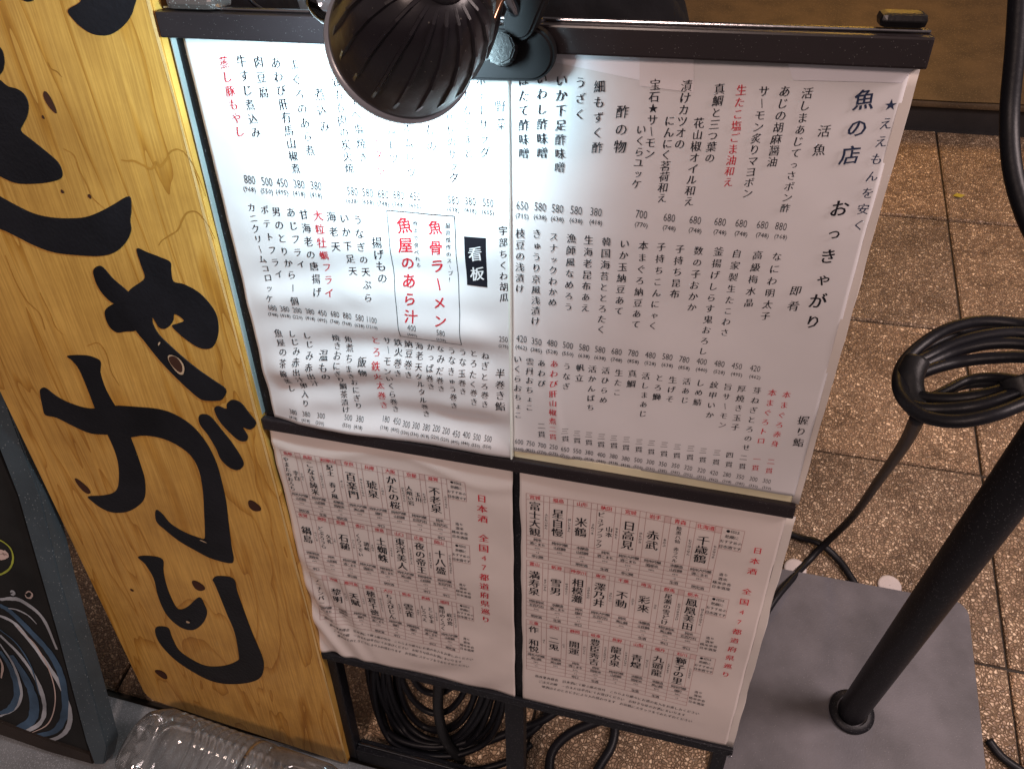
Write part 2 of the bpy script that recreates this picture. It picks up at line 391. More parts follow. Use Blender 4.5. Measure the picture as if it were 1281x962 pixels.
def price(ink, tiny, s, x, y, w=.004, sc_=1.0, paren=None, dy=12.0):
    u, v = B(x, y, w); sz = size_m(x, y, 14.2 * sc_, w)
    ink.put(s, u, v, sz, 'num', .66, R(-2))
    p = paren if paren else str(int(int(s) * 1.1 + .0001))
    u2, v2 = B(x + dy * -.02, y + dy * sc_, w); tiny.put('(' + p + ')', u2, v2, sz * .58, 'tiny', .92, R(-2))

# ------------------------------------------------------------------ paper relief
def bump_(t): return math.exp(-t * t)
def hLU(u, v):                                    # u 0..0.26, v .376...72 : waves that deepen toward the bottom
    k = max(0, min(1, (.64 - v) / .24)); k = k * k * (3 - 2 * k)
    s = (v - .376) + (u - .01) * .20 - .08 * (max(0, u - .12)) ** 1 * 0
    c = v - .376 + .28 * max(0, .16 - u) ** 1.35 * 1.0
    a = .0026 * math.sin(c * 95 + u * 6) * k + .0016 * math.sin(c * 165 + 1.7 - u * 9) * k
    a += .0016 * math.sin(u * 25 + v * 18) * k + .0005 * noise.noise(Vector((u * 40, v * 60, 1)))
    edge = min(1, max(0, (.262 - u) / .03))
    le = min(1, max(.25, (u - .008) / .035))
    return .0030 + 1.35 * a * (.35 + .65 * edge) * le + .0025 * k * le
def hRU(u, v):
    k = max(0, min(1, (.60 - v) / .2))
    l = max(0, 1 - (u - .262) / .12)
    a = .0012 * math.sin((v + u * .5) * 55) * k * (.3 + .7 * l) + .0009 * math.sin(u * 24 - v * 14 + 1)
    a += .0015 * bump_((u - .285 + (v - .5) * .22) / .0035) * k * l + .0003 * noise.noise(Vector((u * 30, v * 40, 9)))
    return .0030 + a
def hLL(u, v):
    l = max(0, 1 - u / .085) * max(0, min(1, (.20 - v) / .12)); 
    a = .0030 * math.sin((u * 1.1 + v * .55) * 190) * l
    r = max(0, 1 - math.hypot(u - .20, v - .02) / .11); a += .0018 * math.sin(math.hypot(u - .12, v - .13) * 140) * r
    t = max(0, min(1, (v - .30) / .05)); a += .0018 * bump_((v - .345 + .012 * math.sin(u * 34)) / .007) - .0006 * t
    a += .0010 * math.sin(v * 44 + math.sin(u * 26) * 1.1) + .0005 * noise.noise(Vector((u * 30, v * 40, 4)))
    return .0032 + a
def hRL(u, v):
    a = .0009 * math.sin(v * 46 + math.sin(u * 22) * 1.2) + .0006 * math.sin(u * 30) + .0004 * noise.noise(Vector((u * 30, v * 40, 7)))
    r = max(0, 1 - (u - .255) / .05) * .0016 * math.sin(v * 60); return .0032 + a + r * .5
def sheet(name, corners, hf, mat, parent, n=90, frayed=.0006, w=0.0, th=.0004):
    """corners: tl, tr, br, bl in u,v"""
    tl, tr, br, bl = [Vector(c) for c in corners]; V = []; F = []
    for j in range(n + 1):
        for i in range(n + 1):
            s, t = i / n, j / n
            p = (tl * (1 - s) + tr * s) * (1 - t) + (bl * (1 - s) + br * s) * t
            if i in (0, n): p.x += frayed * noise.noise(Vector((p.y * 30, i, 2)))
            if j in (0, n): p.y += frayed * noise.noise(Vector((p.x * 30, j, 2)))
            V.append(P(p.x, p.y, hf(p.x, p.y) + w))
    for j in range(n):
        for i in range(n):
            a = j * (n + 1) + i; F.append((a, a + n + 1, a + n + 2, a + 1))
    ring = [i for i in range(n + 1)] + [(j) * (n + 1) + n for j in range(1, n + 1)] + [n * (n + 1) + i for i in range(n - 1, -1, -1)] + [j * (n + 1) for j in range(n - 1, 0, -1)]
    b0 = len(V)
    for i in ring: V.append(V[i] - BN * th)
    L = len(ring)
    for k in range(L): F.append((ring[k], ring[(k + 1) % L], b0 + (k + 1) % L, b0 + k))
    return obj(name, V, F, mat, parent, True)

# ------------------------------------------------------------------ menu stand
ux = lambda x, y, w=0: B(x, y, w)[0]
vy = lambda x, y, w=0: B(x, y, w)[1]
stand = empty('menu_stand', P(.257, -.25), 'black A-frame menu stand holding four printed sheets between its bars', 'menu stand')
PW = .5145
box_uvw('top_bar', -.003, PW + .001, .7262, .7438, -.014, .012, m_bar, stand)
box_uvw('bar_lip', -.002, PW, .7440, .7460, -.004, .002, m_metal, stand, .0008)
v1, v0 = vy(330, 522, .006), vy(336, 538, .006)
box_uvw('middle_bar', 0.0, PW - .004, v0 + .0015, v1 - .0005, .001, .0085, m_bar, stand)
box_uvw('bottom_bar', 0.0, PW, -.0085, .0035, .001, .0075, m_steel, stand)
box_uvw('side_post', .0005, .0165, -.250, .7250, -.018, -.001, m_steel, stand)
box_uvw('side_post', PW - .0195, PW - .0035, -.250, .7250, -.018, -.001, m_steel, stand)
box_uvw('centre_post', .244, .2685, -.246, .7250, -.017, -.0005, m_steel, stand)
box_uvw('foot_rail', .0170, .2435, -.253, -.226, -.020, .000, m_steel, stand)
box_uvw('foot_rail', .2690, PW - .0200, -.253, -.226, -.020, .000, m_steel, stand)
box_uvw('inner_lip', .0170, .2435, -.2255, -.2225, -.012, -.008, m_metal, stand, .0008)
bk = [plain('stand_back_board', (.02, .02, .022), .6)][0]
box_uvw('back_panel', .017, .2435, .004, .7250, -.012, -.006, bk, stand)
box_uvw('back_panel', .269, PW - .020, .004, .7250, -.012, -.006, bk, stand)
# rear pair of legs leaning the other way
hz = P(0, .735, -.02)
for u in (.035, .478):
    a = P(u, .73, -.022); b = Vector((a.x, a.y + .26, .004)); d = (b - a).normalized(); s = Vector((.009, 0, 0)); t = d.cross(Vector((1, 0, 0))).normalized() * .008
    vs = [a + s + t, a - s + t, a - s - t, a + s - t, b + s + t, b - s + t, b - s - t, b + s - t]
    obj('rear_leg', vs, [(3, 2, 1, 0), (4, 5, 6, 7), (0, 1, 5, 4), (1, 2, 6, 5), (2, 3, 7, 6), (3, 0, 4, 7)], m_steel, stand)
fy = P(0, .73, -.022).y + .26
box('rear_rail', (P(.045, 0).x, fy - .01, .05), (P(.469, 0).x, fy + .008, .07), m_steel, stand, .002)
def rear_face(name, u0, u1, vtop, foot, z0, par, mat, w=-.024):
    a = P(u0, vtop, w); b = P(u1, vtop, w); fy_ = P(0, vtop, w).y + foot; t = (a.z - z0) / a.z
    c = Vector((b.x, a.y + (fy_ - a.y) * t, z0)); d = Vector((a.x, c.y, z0)); n_ = (b - a).cross(d - a).normalized() * .004
    obj(name, [a + n_, b + n_, c + n_, d + n_, a - n_, b - n_, c - n_, d - n_], [(0, 1, 2, 3), (7, 6, 5, 4), (0, 4, 5, 1), (1, 5, 6, 2), (2, 6, 7, 3), (3, 7, 4, 0)], mat, par)
rear_face('rear_shade_panel', .046, .468, .71, .26, .10, stand, bk)  # unseen panel added to block light and darken the ground behind the stand
# end clamps on the top bar, seam, frame face
def clamp(x0, x1, mat):
    u0, u1 = ux(x0, 30, 0), ux(x1, 30, 0)
    box_uvw('end_clamp', u0, u1, .7445, .7545, -.018, .0085, mat, stand, .004)
clamp(222, 279, m_clip)
u0, u1 = ux(1094, 50), ux(1152, 55)
box_uvw('end_clamp', u0, u1, .7468, .7545, -.016, .006, m_black, stand, .0035)
us = (ux(635, 100, .008) + ux(638.5, 560, .008)) / 2
box_uvw('acrylic_seam', us - .0008, us + .0008, v1 + .0005, .7248, .002, .0085, m_acr, stand, .0003)
box_uvw('acrylic_edge', -.0016, -.0004, v1 + .001, .7250, -.004, .0035, plain('acrylic_edge_grey', (.30, .33, .33), .25), stand, .0003)
box_uvw('bar_screw', PW - .0045, PW - .0005, -.0075, -.0035, .0075, .0095, m_metal, stand, .0008)

WS = .0035
# ------------------------------------------------------------------ upper left sheet
LU = empty('menu_sheet', P(.13, .55), 'bright upper left food menu sheet wavy along the bottom under the lamp', 'menu sheet', 'printed sheets on the menu stand')
sheet('paper', (( .0095, .7262), (us - .0006, .7262), (us - .0006, v1 + .001), (.0135, v1 + .001)), hLU, m_paper, LU)
K, Rd, T = Ink(hLU), Ink(hLU), Ink(hLU, .0004)
C = lambda ink, t, *a, **k: column(ink, t, *a, w=WS, **k)
for t, x0, y0, x1, y1, px in [
    ('牛すじ煮込み', 301.8, 76.8, 319.8, 166, 13), ('肉豆腐', 323.5, 77.8, 330, 116, 13), ('あわび肝有馬山椒煮', 345.5, 78.6, 370, 210.8, 13),
    ('まぐろのあら煮', 367.7, 81, 387.9, 188.4, 13), ('煮込み', 399.6, 118.5, 405.8, 158.4, 14), ('若鶏もも肉の炭火焼', 418.7, 86, 436.9, 210.7, 13),
    ('カ下へ塩焼き', 440, 106, 454.3, 197, 13), ('オムレツ', 487.8, 144.6, 492.7, 198, 13), ('チーズオムレツ', 503, 100, 514.7, 215.7, 13),
    ('焼きもの', 533, 120, 539.6, 183, 14), ('せりのサラダ', 562, 147, 568.3, 222, 13), ('たなとまと', 584.5, 119.7, 585.8, 192, 13),
    ('ポテトサラダ', 602, 101, 606.5, 190.8, 14), ('野菜', 625.7, 133.4, 627, 155.9, 16),
    ('カニクリームコロッケ', 314.3, 260, 339, 372, 10.5), ('ポテトフライ', 331, 262.8, 347.5, 344, 11), ('男のとりから1個', 346, 264.6, 370, 375, 11.5),
    ('あじフライ', 364.3, 265.6, 376, 331, 11.5), ('甘海老の唐揚げ', 380.2, 268.4, 397.6, 364.8, 12), ('海老天', 414.5, 271, 421, 307.7, 12.5),
    ('いか下足天', 430.7, 273, 441, 339.5, 12), ('うなぎの天ぷら', 448, 275, 462, 371, 12), ('揚げもの', 472.6, 302.4, 478.2, 348, 14),
    ('宇部ちくわ胡瓜', 629.2, 288.9, 630.6, 372, 12),
    ('魚屋の茶碗蒸し', 348.4, 416.4, 364.6, 485.5, 10.5), ('しじみ赤出汁卵入り', 365.6, 417.4, 384.3, 502.3, 10), ('しじみ赤出汁', 383.3, 420.4, 394.2, 478.6, 10.5),
    ('温もの', 405, 444, 409.4, 468.8, 12), ('焼きおにぎり鯛茶漬け', 418.5, 424.3, 433, 512.2, 10), ('角煮ちまきおにぎり', 433.7, 426.3, 448, 508.3, 10),
    ('飯物', 454.4, 451, 455.8, 463.8, 12), ('サーモンいくら巻き', 483.3, 427.4, 493, 514, 10.5), ('鉄火巻き', 496.5, 429.7, 500.4, 463.6, 11),
    ('納豆巻き', 510, 431.4, 513.6, 465.4, 11), ('海老天タルタル巻き', 523.5, 433.6, 531.8, 520, 10.5), ('かっぱ巻き', 538, 434.8, 541.2, 480.4, 10.5),
    ('なみだ巻き', 550.7, 437, 553.9, 483, 10.5), ('うなきゅう巻き', 564.9, 438.9, 570, 504, 10.5), ('うな玉巻き', 578.7, 440.6, 581.3, 485.7, 10.5),
    ('とろたく巻き', 592.3, 442.4, 595.4, 498, 10.5), ('ねぎとろ巻き', 607, 445.6, 609, 501, 10.5), ('半巻き鮨', 626.7, 465.4, 627.8, 504.2, 13)]:
    C(K, t, x0, y0, x1, y1, px)
for t, x0, y0, x1, y1, px in [('蒸し豚もやし', 280.3, 78.6, 299.8, 164.7, 13), ('グラタン', 468, 150, 476, 214.5, 12), ('大粒牡蠣フライ', 398, 269.7, 413, 365.7, 12.5),
    ('とろ鉄火太巻き', 468.3, 427.3, 479, 508.3, 11.5)]:
    C(Rd, t, x0, y0, x1, y1, px)
C(Rd, '魚屋のあら汁', 505.9, 281.6, 515.7, 393.8, 19, style='bold'); C(Rd, '魚骨ラーメン', 544, 284.7, 552.2, 399, 18.5, style='bold')
C(K, '骨まで食べれる', 519.4, 279.5, 523.6, 331.5, 6.5); C(K, '最高傑作のスープ！', 560, 282.6, 564, 350, 7)
for s, x, y in [('880', 312.3, 225), ('500', 334, 227.5), ('450', 353, 228.8), ('380', 374, 230.8), ('380', 395.4, 232.5), ('580', 441, 239.4), ('580', 460, 241), ('680', 479.3, 243),
    ('680', 498.6, 244), ('450', 519, 245.8), ('580', 567, 250.4), ('380', 588.4, 251.9), ('550', 610.5, 254)]: price(K, T, s, x, y, WS, 1)
for s, x, y in [('680', 342.4, 383.5), ('380', 357.4, 385.3), ('200', 372.3, 387.6), ('380', 388.3, 389), ('450', 403.6, 391), ('680', 419.5, 392.5), ('880', 435, 394.3), ('580', 451, 396.6),
    ('1100', 466.5, 398.8), ('400', 517.3, 407.4), ('580', 553.7, 413.2), ('250', 631, 422)]: price(K, T, s, x, y, WS, .78 if s != '1100' else .74)
for s, x, y in [('380', 369.5, 512.2), ('380', 385.7, 515), ('300', 403.5, 517.7), ('500', 436.7, 521), ('380', 451, 523), ('180', 483, 524.6), ('450', 496.5, 526.9), ('300', 508.9, 529.9),
    ('300', 521, 531.6), ('380', 534, 533.7), ('200', 546.5, 535), ('200', 559, 537.5), ('450', 572, 540.5), ('400', 584.8, 541.7), ('500', 598, 544), ('500', 611.9, 545.8)]: price(K, T, s, x, y, WS, .68, dy=11)
# ruled box and black plate behind the reversed title
def px_line(ink, a, b, th=.0004, n=14):
    a = Vector(B(*a, WS)); b = Vector(B(*b, WS)); d = (b - a).normalized(); nn = Vector((-d.y, d.x)) * th / 2; s = len(ink.v)
    for k in range(n + 1):
        p = a.lerp(b, k / n)
        for e in (-1, 1): q = p + nn * e; ink.v.append(P(q.x, q.y, ink.h(q.x, q.y) + ink.w))
    for k in range(n): ink.f.append([s + 2 * k, s + 2 * k + 2, s + 2 * k + 3, s + 2 * k + 1])
bx = [(483.6, 263.3), (568.3, 270.8), (578.6, 429.6), (501.7, 419.8)]
for i in range(4): px_line(K, bx[i], bx[(i + 1) % 4], .0006)
def px_quad(ink, pts, w=WS, n=10):
    c = [Vector(B(*p, w)) for p in pts]; s = len(ink.v)
    for j in range(n + 1):
        for i in range(n + 1):
            q = (c[0].lerp(c[1], i / n)).lerp(c[3].lerp(c[2], i / n), j / n); ink.v.append(P(q.x, q.y, ink.h(q.x, q.y) + ink.w))
    for j in range(n):
        for i in range(n):
            a = s + j * (n + 1) + i; ink.f.append([a, a + n + 1, a + n + 2, a + 1])
K.build('black_lettering', m_txt, LU); Rd.build('red_lettering', m_red, LU); T.build('small_price_print', m_txt, LU)
TB = Ink(hLU, .0005); px_quad(TB, [(580.7, 295.7), (607.8, 298.2), (609.8, 359.5), (584.3, 356.4)]); tb = TB.build('title_block', m_txt, LU)
WT = Ink(hLU, .0010); C(WT, '看板', 595.3, 317, 597.4, 342, 19, style='bold'); WT.build('title_lettering', m_wht, tb)

# ------------------------------------------------------------------ upper right sheet
RU = empty('menu_sheet', P(.40, .55), 'dimmer upper right food menu sheet with large shop title at its right edge', 'menu sheet', 'printed sheets on the menu stand')
sheet('paper', ((us + .0007, .7262), (.5085, .7262), (.5075, v1 + .0075), (us + .0007, v1 + .0075)), hRU, m_paper, RU)
K, Rd, T, Bl = Ink(hRU, .0012), Ink(hRU, .0012), Ink(hRU, .0011), Ink(hRU, .0012)
for t, x0, y0, x1, y1, px in [
    ('活魚', 1031, 163.6, 1024.7, 187, 18), ('活しまあじてっさポン酢', 1009.8, 116, 982, 260, 14), ('あじの胡麻醤油', 981.8, 113.7, 966, 202, 15),
    ('サーモン炙りマヨポン', 955.4, 113.7, 935, 241, 14.5), ('真鯛と三つ葉の', 900, 111, 888, 197, 14.5), ('花山椒オイル和え', 874.5, 153.6, 862, 251, 14),
    ('漬けカツオの', 859, 107.4, 850.3, 179.8, 14.5), ('にんにく茗荷和え', 838, 151, 828.4, 247, 14), ('宝石★サーモン', 819.6, 106, 812.7, 192, 14.5),
    ('いくらユッケ', 802, 162, 796.7, 229.7, 13.5), ('酢の物', 778.5, 140, 775.5, 183.5, 17), ('細もずく酢', 749.8, 108.7, 747, 184.8, 15), ('うざく', 726, 103.7, 725.3, 143.6, 14),
    ('いか下足酢味噌', 702, 101, 700, 209.7, 15), ('いわし酢味噌', 677.4, 98.7, 678, 191.5, 15), ('ほたて酢味噌', 655, 101, 655, 192, 15),
    ('枝豆の浅漬け', 650.6, 292, 650.2, 360.7, 12.5), ('きゅうり京風浅漬け', 671.5, 292.5, 670, 401, 12.5), ('スナックわかめ', 692.7, 295.8, 691.4, 377.6, 12),
    ('漁師風なめろう', 714.8, 298, 711.4, 383, 12.5), ('生海老昆布あえ', 736.6, 300, 732.5, 384, 12.5), ('韓国海苔ととろたく', 759, 301.8, 752.5, 411, 12.5),
    ('いか玉納豆あて', 781.5, 304, 774.4, 387.9, 12.5), ('本まぐろ納豆あて', 805, 306.5, 795.6, 404.7, 12.5), ('子持ちこんにゃく', 827.4, 308, 817, 406.6, 12.5),
    ('子持ち昆布', 850.8, 310.8, 844, 367, 13), ('数の子おかか', 874, 313, 865.4, 384, 13), ('釜揚げしらす鬼おろし', 899, 314, 879.5, 439, 13),
    ('自家製生たこわさ', 921.7, 317, 906.5, 416, 12.5), ('高級梅水晶', 947.7, 319, 936.7, 378.7, 13.5), ('なにわ明太子', 972, 321, 957.5, 395.4, 13.5), ('即肴', 995.5, 364, 992.8, 383, 16),
    ('いくらおちょこ', 648, 448, 648.3, 518.5, 11), ('雲丹おちょこ', 663.3, 451, 662.7, 508.6, 11), ('あわび', 678, 453, 678, 478, 11), ('うなぎ', 709.5, 457.3, 708.7, 482, 11),
    ('帆立', 726, 459, 725, 472, 11.5), ('活かんばち', 741.3, 461, 738.8, 508.6, 11), ('活ひらめ', 757.9, 462.8, 755, 499.7, 11), ('生たこ', 774.3, 466, 772, 490.5, 11),
    ('真鯛', 791, 467, 789.5, 480, 12), ('活しまあじ', 807.9, 470, 804, 517.5, 11), ('とろ鰤', 824.9, 472.6, 821.4, 496.6, 11.5), ('生げそ', 841.6, 475.3, 838, 499.6, 11.5),
    ('活あじ', 859, 477, 856.4, 501, 11.5), ('しめ鯖', 876.3, 479, 872, 503.5, 11.5), ('紋甲いか', 893.5, 481.7, 887.7, 519.5, 11.5), ('旨サーモン', 910.6, 484, 903.3, 532, 11.5),
    ('厚焼き玉子', 928, 486.3, 919.8, 534.3, 12), ('芽ねぎとろのせ', 947, 488.6, 933.5, 559.5, 11.5), ('握り鮨', 1005, 525, 998.7, 552.6, 15),
    ('二貫', 677.5, 532, 677.5, 543, 10.5), ('三貫', 707, 538, 707.5, 548, 10.5), ('三貫', 722, 541, 722, 550.5, 10.5), ('三貫', 736.8, 542.6, 736.8, 553, 10.5), ('三貫', 752.6, 545, 752, 555.6, 10.5),
    ('三貫', 768, 547, 768, 557, 10.5), ('三貫', 783.8, 549, 783, 559.6, 10.5), ('三貫', 799.6, 552, 799, 562, 10.5), ('三貫', 815, 553.8, 814.6, 565, 10.5), ('三貫', 831, 556, 830.6, 567.5, 10.5),
    ('三貫', 847.3, 558.8, 846.6, 569.8, 10.5), ('三貫', 864, 561, 863, 572, 10.5), ('三貫', 879.7, 563.6, 879, 575, 10.5), ('三貫', 896.9, 565.9, 895.8, 577.8, 10.5),
    ('四貫', 912.9, 569, 911.8, 580.5, 10.5), ('二貫', 930, 572, 928.5, 582.8, 10.5)]: C(K, t, x0, y0, x1, y1, px)
for t, x0, y0, x1, y1, px in [('生たこ塩ごま油和え', 927.4, 112.4, 911, 227, 14), ('あわび肝山椒煮', 693.7, 454, 691.7, 525.4, 11), ('二貫', 691.7, 536, 691.7, 546, 10.5),
    ('本まぐろトロ', 966, 491.3, 952, 550.8, 11.5), ('本まぐろ赤身', 983.8, 493.6, 969.4, 554.5, 11.5), ('一貫', 947, 574, 945, 584.6, 10.5), ('二貫', 964.4, 576.6, 962, 588, 10.5)]: C(Rd, t, x0, y0, x1, y1, px)
C(Bl, '★ええもんを安く', 1114.6, 131, 1074.7, 282, 17); C(Bl, '魚の店', 1081, 124.4, 1063.4, 194, 28, style='bold')
C(K, 'おっきゃがり', 1050, 261, 1016.7, 403, 24, style='bold')
for s, x, y in [('650', 653, 257.6), ('580', 675.7, 259), ('580', 697.4, 261), ('580', 721, 263), ('380', 745.8, 265), ('700', 802.7, 267.6), ('680', 837.6, 271.6), ('680', 870, 274.6),
    ('680', 901, 277), ('680', 927.4, 279), ('680', 954, 281), ('880', 977, 283)]: price(K, T, s, x, y, WS, 1.08)
for s, x, y in [('420', 652.5, 423.4), ('350', 671.5, 426.6), ('480', 690.8, 428.7), ('500', 710.8, 431.3), ('580', 731, 434), ('580', 751, 436.5), ('680', 771.6, 439), ('780', 792.4, 441),
    ('480', 813.7, 443.6), ('580', 835, 446), ('780', 856, 449.4), ('400', 877.8, 452), ('480', 899.9, 455), ('450', 921.7, 458), ('420', 944.6, 461)]: price(K, T, s, x, y, WS, .96, dy=11)
for s, x, y in zip('600 750 700 250 650 550 380 400 380 380 500 300 350 350 320 320 420 280 350 300 300'.split(),
    [649.5, 663.7, 678, 692.3, 707, 722, 737, 752, 767.4, 782.6, 798.4, 813.5, 829, 845, 861, 877.5, 893, 909.5, 926, 942.6, 959.3],
    [552, 554.5, 557, 559, 561.6, 564.3, 566.3, 569, 570.8, 573.8, 575.8, 578, 580.5, 582.4, 585, 588, 590.8, 593, 595.6, 598.4, 600.7]): price(K, T, s, x, y, WS, .76, dy=11)
K.build('black_lettering', m_txt, RU); Rd.build('red_lettering', m_red, RU); T.build('small_price_print', m_txt, RU); Bl.build('blue_lettering', m_txtb, RU)
def strip(name, pts, hf, w, mat, parent, n=24):
    k = Ink(hf, w); px_quad(k, pts, n=n); return k.build(name, mat, parent)
strip('tape_piece', [(694, 66), (800, 70), (800, 101), (694, 79)], hRU, .0005, m_white_tape, RU)
strip('tape_piece', [(800, 70), (868, 73), (868, 116), (800, 108)], hRU, .0007, plain('thin_tape', (.76, .72, .75), .4, coat=.2, var=.05), RU)
strip('tape_piece', [(985, 78), (1145, 84), (1128, 104), (992, 100)], hRU, .0007, plain('thin_tape_b', (.72, .70, .76), .4, coat=.2, var=.05), RU)
# the clear pouch shows as a pale margin down the right side and along the lower edge
def hflat(u, v): return .0018 + .0012 * math.sin(v * 37 + 1) * (u > .5)
sheet('laminate_margin', ((.5072, .7262), (.5140, .7262), (.5130, v1 - .001), (.5062, v1 - .001)), hflat, m_lam, RU, n=30, frayed=.0012)
sheet('laminate_margin', ((.2582, v1 + .0078), (.5120, v1 + .0078), (.5120, v1 - .001), (.2582, v1 - .001)), lambda u, v: .0022, m_lamw, RU, n=30)

# ------------------------------------------------------------------ sake lists
ROWS = ['純米吟醸 純米 特別純米 純米大吟醸 本醸造'.split(), '国産米 山田錦 五百万石 雄町 美山錦 酒こまち'.split(), '60% 55% 50% 65% 58%'.split(), '+3 +5 -2 +10 +1'.split(), '非公開 辛口 限定酒 生酒'.split()]
def sake(name, label, uv0, uv1, tops, hf, data, corners, title, legend_u):
    e = empty(name, P((uv0 + uv1) / 2, .18), label, 'drinks list', 'printed sheets on the menu stand')
    sheet('paper', corners, hf, m_paper2, e, frayed=.0012)
    K, Pk, Ln, Rt, Sh, Tn = Ink(hf, .0009), Ink(hf, .0009), Ink(hf, .0007), Ink(hf, .0009), Ink(hf, .0005), Ink(hf, .0009)
    n = 8; W = (uv1 - uv0) / n; th = .00035
    for (vt, vb), cols in zip(tops, data):
        H = vt - vb; hd = vt - H * .085; mb = vt - H * .655; rows = [mb - (mb - vb) * k / 5 for k in range(6)]
        for i in range(n + 1):
            u = uv0 + W * i; Ln.quad(u - th / 2, vb, u + th / 2, vt, 12)
        for i in range(n):
            u = uv0 + W * (i + .75); Ln.quad(u - th / 2, mb, u + th / 2, vt, 8)
            if random.random() < .35: Sh.quad(u, hd, u + W * .25, vt, 2)
        for v in [vt, hd] + rows: Ln.quad(uv0, v - th / 2, uv1, v + th / 2, 40)
        for i, cell in enumerate(cols):
            uc = uv0 + W * (i + .375); pref, nm, ruby = cell
            if not nm: continue
            hs = min(.0045, W * .66 / max(2, len(pref)))
            for k, ch in enumerate(pref): Pk.put(ch, uc + (k - (len(pref) - 1) / 2) * hs * 1.2, (vt + hd) / 2, hs * 1.25, 'tiny')
            parts = nm.split('|'); L = (hd - mb)
            for q, s in enumerate(parts):
                two = len(parts) > 1; m = len(s); sz = min(.0120 if not two else .0068, L * .92 / m)
                off = 0 if not two else (.24 - .48 * q) * W * .8
                sp = sz * (1.02 if m > 2 else 1.05); cv = (hd + mb) / 2 + (0 if not two else 0)
                for k, ch in enumerate(s): K.put(ch, uc + off, cv + ((m - 1) / 2 - k) * sp, sz * 1.04, 'mincho', .98)
            for k, ch in enumerate(ruby): Tn.put(ch, uv0 + W * (i + .875), (hd + mb) / 2 + ((len(ruby) - 1) / 2 - k) * .0036, .0034, 'tiny')
            for k in range(5):
                if k > 2 and random.random() < .35: continue
                s = random.choice(ROWS[k]); z = min(.0040, W * .86 / max(1, len(s))); c = (rows[k] + rows[k + 1]) / 2; cu = uv0 + W * (i + .5)
                if s[0].isascii(): Tn.put(s, cu, c, .0034, 'tiny')
                else:
                    for q, ch in enumerate(s): Tn.put(ch, cu + (q - (len(s) - 1) / 2) * z, c, z * 1.12, 'tiny')
        # legend box at the right end and the row names under it
        bu0, bu1 = uv1, uv1 + W * .86; bt, bb = vt, vt - H * .30
        for v in (bt, bb): Ln.quad(bu0, v - th / 2, bu1, v + th / 2, 3)
        Ln.quad(bu1 - th / 2, bb, bu1 + th / 2, bt, 3)
        for q, s in enumerate(['●印は', '熱燗に', 'おすすめの', '日本酒です']):
            for k, ch in enumerate(s): Tn.put(ch, (bu0 + bu1) / 2 + (k - (len(s) - 1) / 2) * .0040, bt - H * .30 * (q + .5) / 4, .0042, 'tiny')
        for q, s in enumerate(['造り', '酒米', '精米歩合', '日本酒度']):
            for k, ch in enumerate(s): Tn.put(ch, (bu0 + bu1) / 2 + (k - (len(s) - 1) / 2) * .0044, rows[q] - H * .035, .0042, 'tiny')
    for q, s in enumerate(['飲食業者様会　日本酒にて酔ふ旅の気分　こちらより順々にお酒の名入をお楽しみください', 'ご注文の際　一合または半合にてお選びください　お好きな県のお酒にまいります', '地酒はそのときどきにより入れ替わります　お気軽にスタッフまでおたずねください']):
        sz = .00455
        for k, ch in enumerate(s): K.put(ch, uv0 + .013 + .004 * q + k * sz, tops[-1][1] - .0085 - .0085 * q, sz * 1.05, 'brush', 1, R(random.uniform(-4, 4)))
    (x0, y0, x1, y1) = title
    C(Rt, '日本酒　全国47都道府県巡り', x0, y0, x1, y1, 12.5, style='mincho')
    K.build('brand_lettering', m_txt, e); Pk.build('prefecture_lettering', m_red, e); Ln.build('ruled_lines', m_line, e); Rt.build('red_title', m_red, e); Sh.build('tinted_cells', m_shadebox, e)
    Tn.build('fine_print', m_txt, e)
    return e
vt = [(.3356, .2476), (vy(661, 700.5, WS), vy(661, 769.6, WS)), (vy(661, 773.5, WS), vy(661, 836, WS))]
rldata = [
    [('宮城', '富士大観', 'ふじたいかん'), ('福島', '星自慢', 'ほしじまん'), ('山形', '米鶴', 'よねつる'), ('秋田', '山本|ピュアブラック', 'やまもと'), ('宮城', '日高見', 'ひたかみ'), ('岩手', '赤武', 'あかぶ'), ('青森', '陸奥八仙　赤ラベル', 'むつはっせん'), ('北海道', '千歳鶴', 'ちとせつる')],
    [('富山', '満寿泉', 'ますいずみ'), ('新潟', '雪男', 'ゆきおとこ'), ('神奈川', '相模灘', 'さがみなだ'), ('東京', '澤乃井', 'さわのい'), ('千葉', '不動', 'ふどう'), ('埼玉', '彩來', 'さら'), ('群馬', '尾瀬の雪どけ', 'おぜのゆきどけ'), ('栃木', '鳳凰美田', 'ほうおうびでん')],
    [('三重', '作　和悦', 'ざく'), ('愛知', '二兎', 'にと'), ('静岡', '開運', 'かいうん'), ('岐阜', '豊臣秀吉', 'とよとみひでよし'), ('長野', '龍水泉', 'りゅうすいせん'), ('山梨', '青煌', 'せいこう'), ('福井', '九頭龍', 'くずりゅう'), ('石川', '獅子の里', 'ししのさと')]]
sake('sake_list', 'lower right sake list with neat table and straight bottom beside the grey base plate', .2730, .4549, vt, hRL, rldata,
     ((.2665, v0 + .0005), (.5055, v0 + .0005), (.5060, .0035), (.2690, .0035)), (947.8, 686.9, 907.9, 842.9), 0)
RLs = [o for o in bpy.data.objects if o.name == 'sake_list'][0]
sheet('laminate_margin', ((.5058, v0), (.5135, v0), (.5140, .0035), (.5063, .0035)), hflat, m_lam, RLs, n=30, frayed=.0012)
vt = [(.3356, .2476), (vy(374, 641, WS), vy(389, 711, WS)), (vy(566, 753, WS), vy(573.5, 814, WS))]
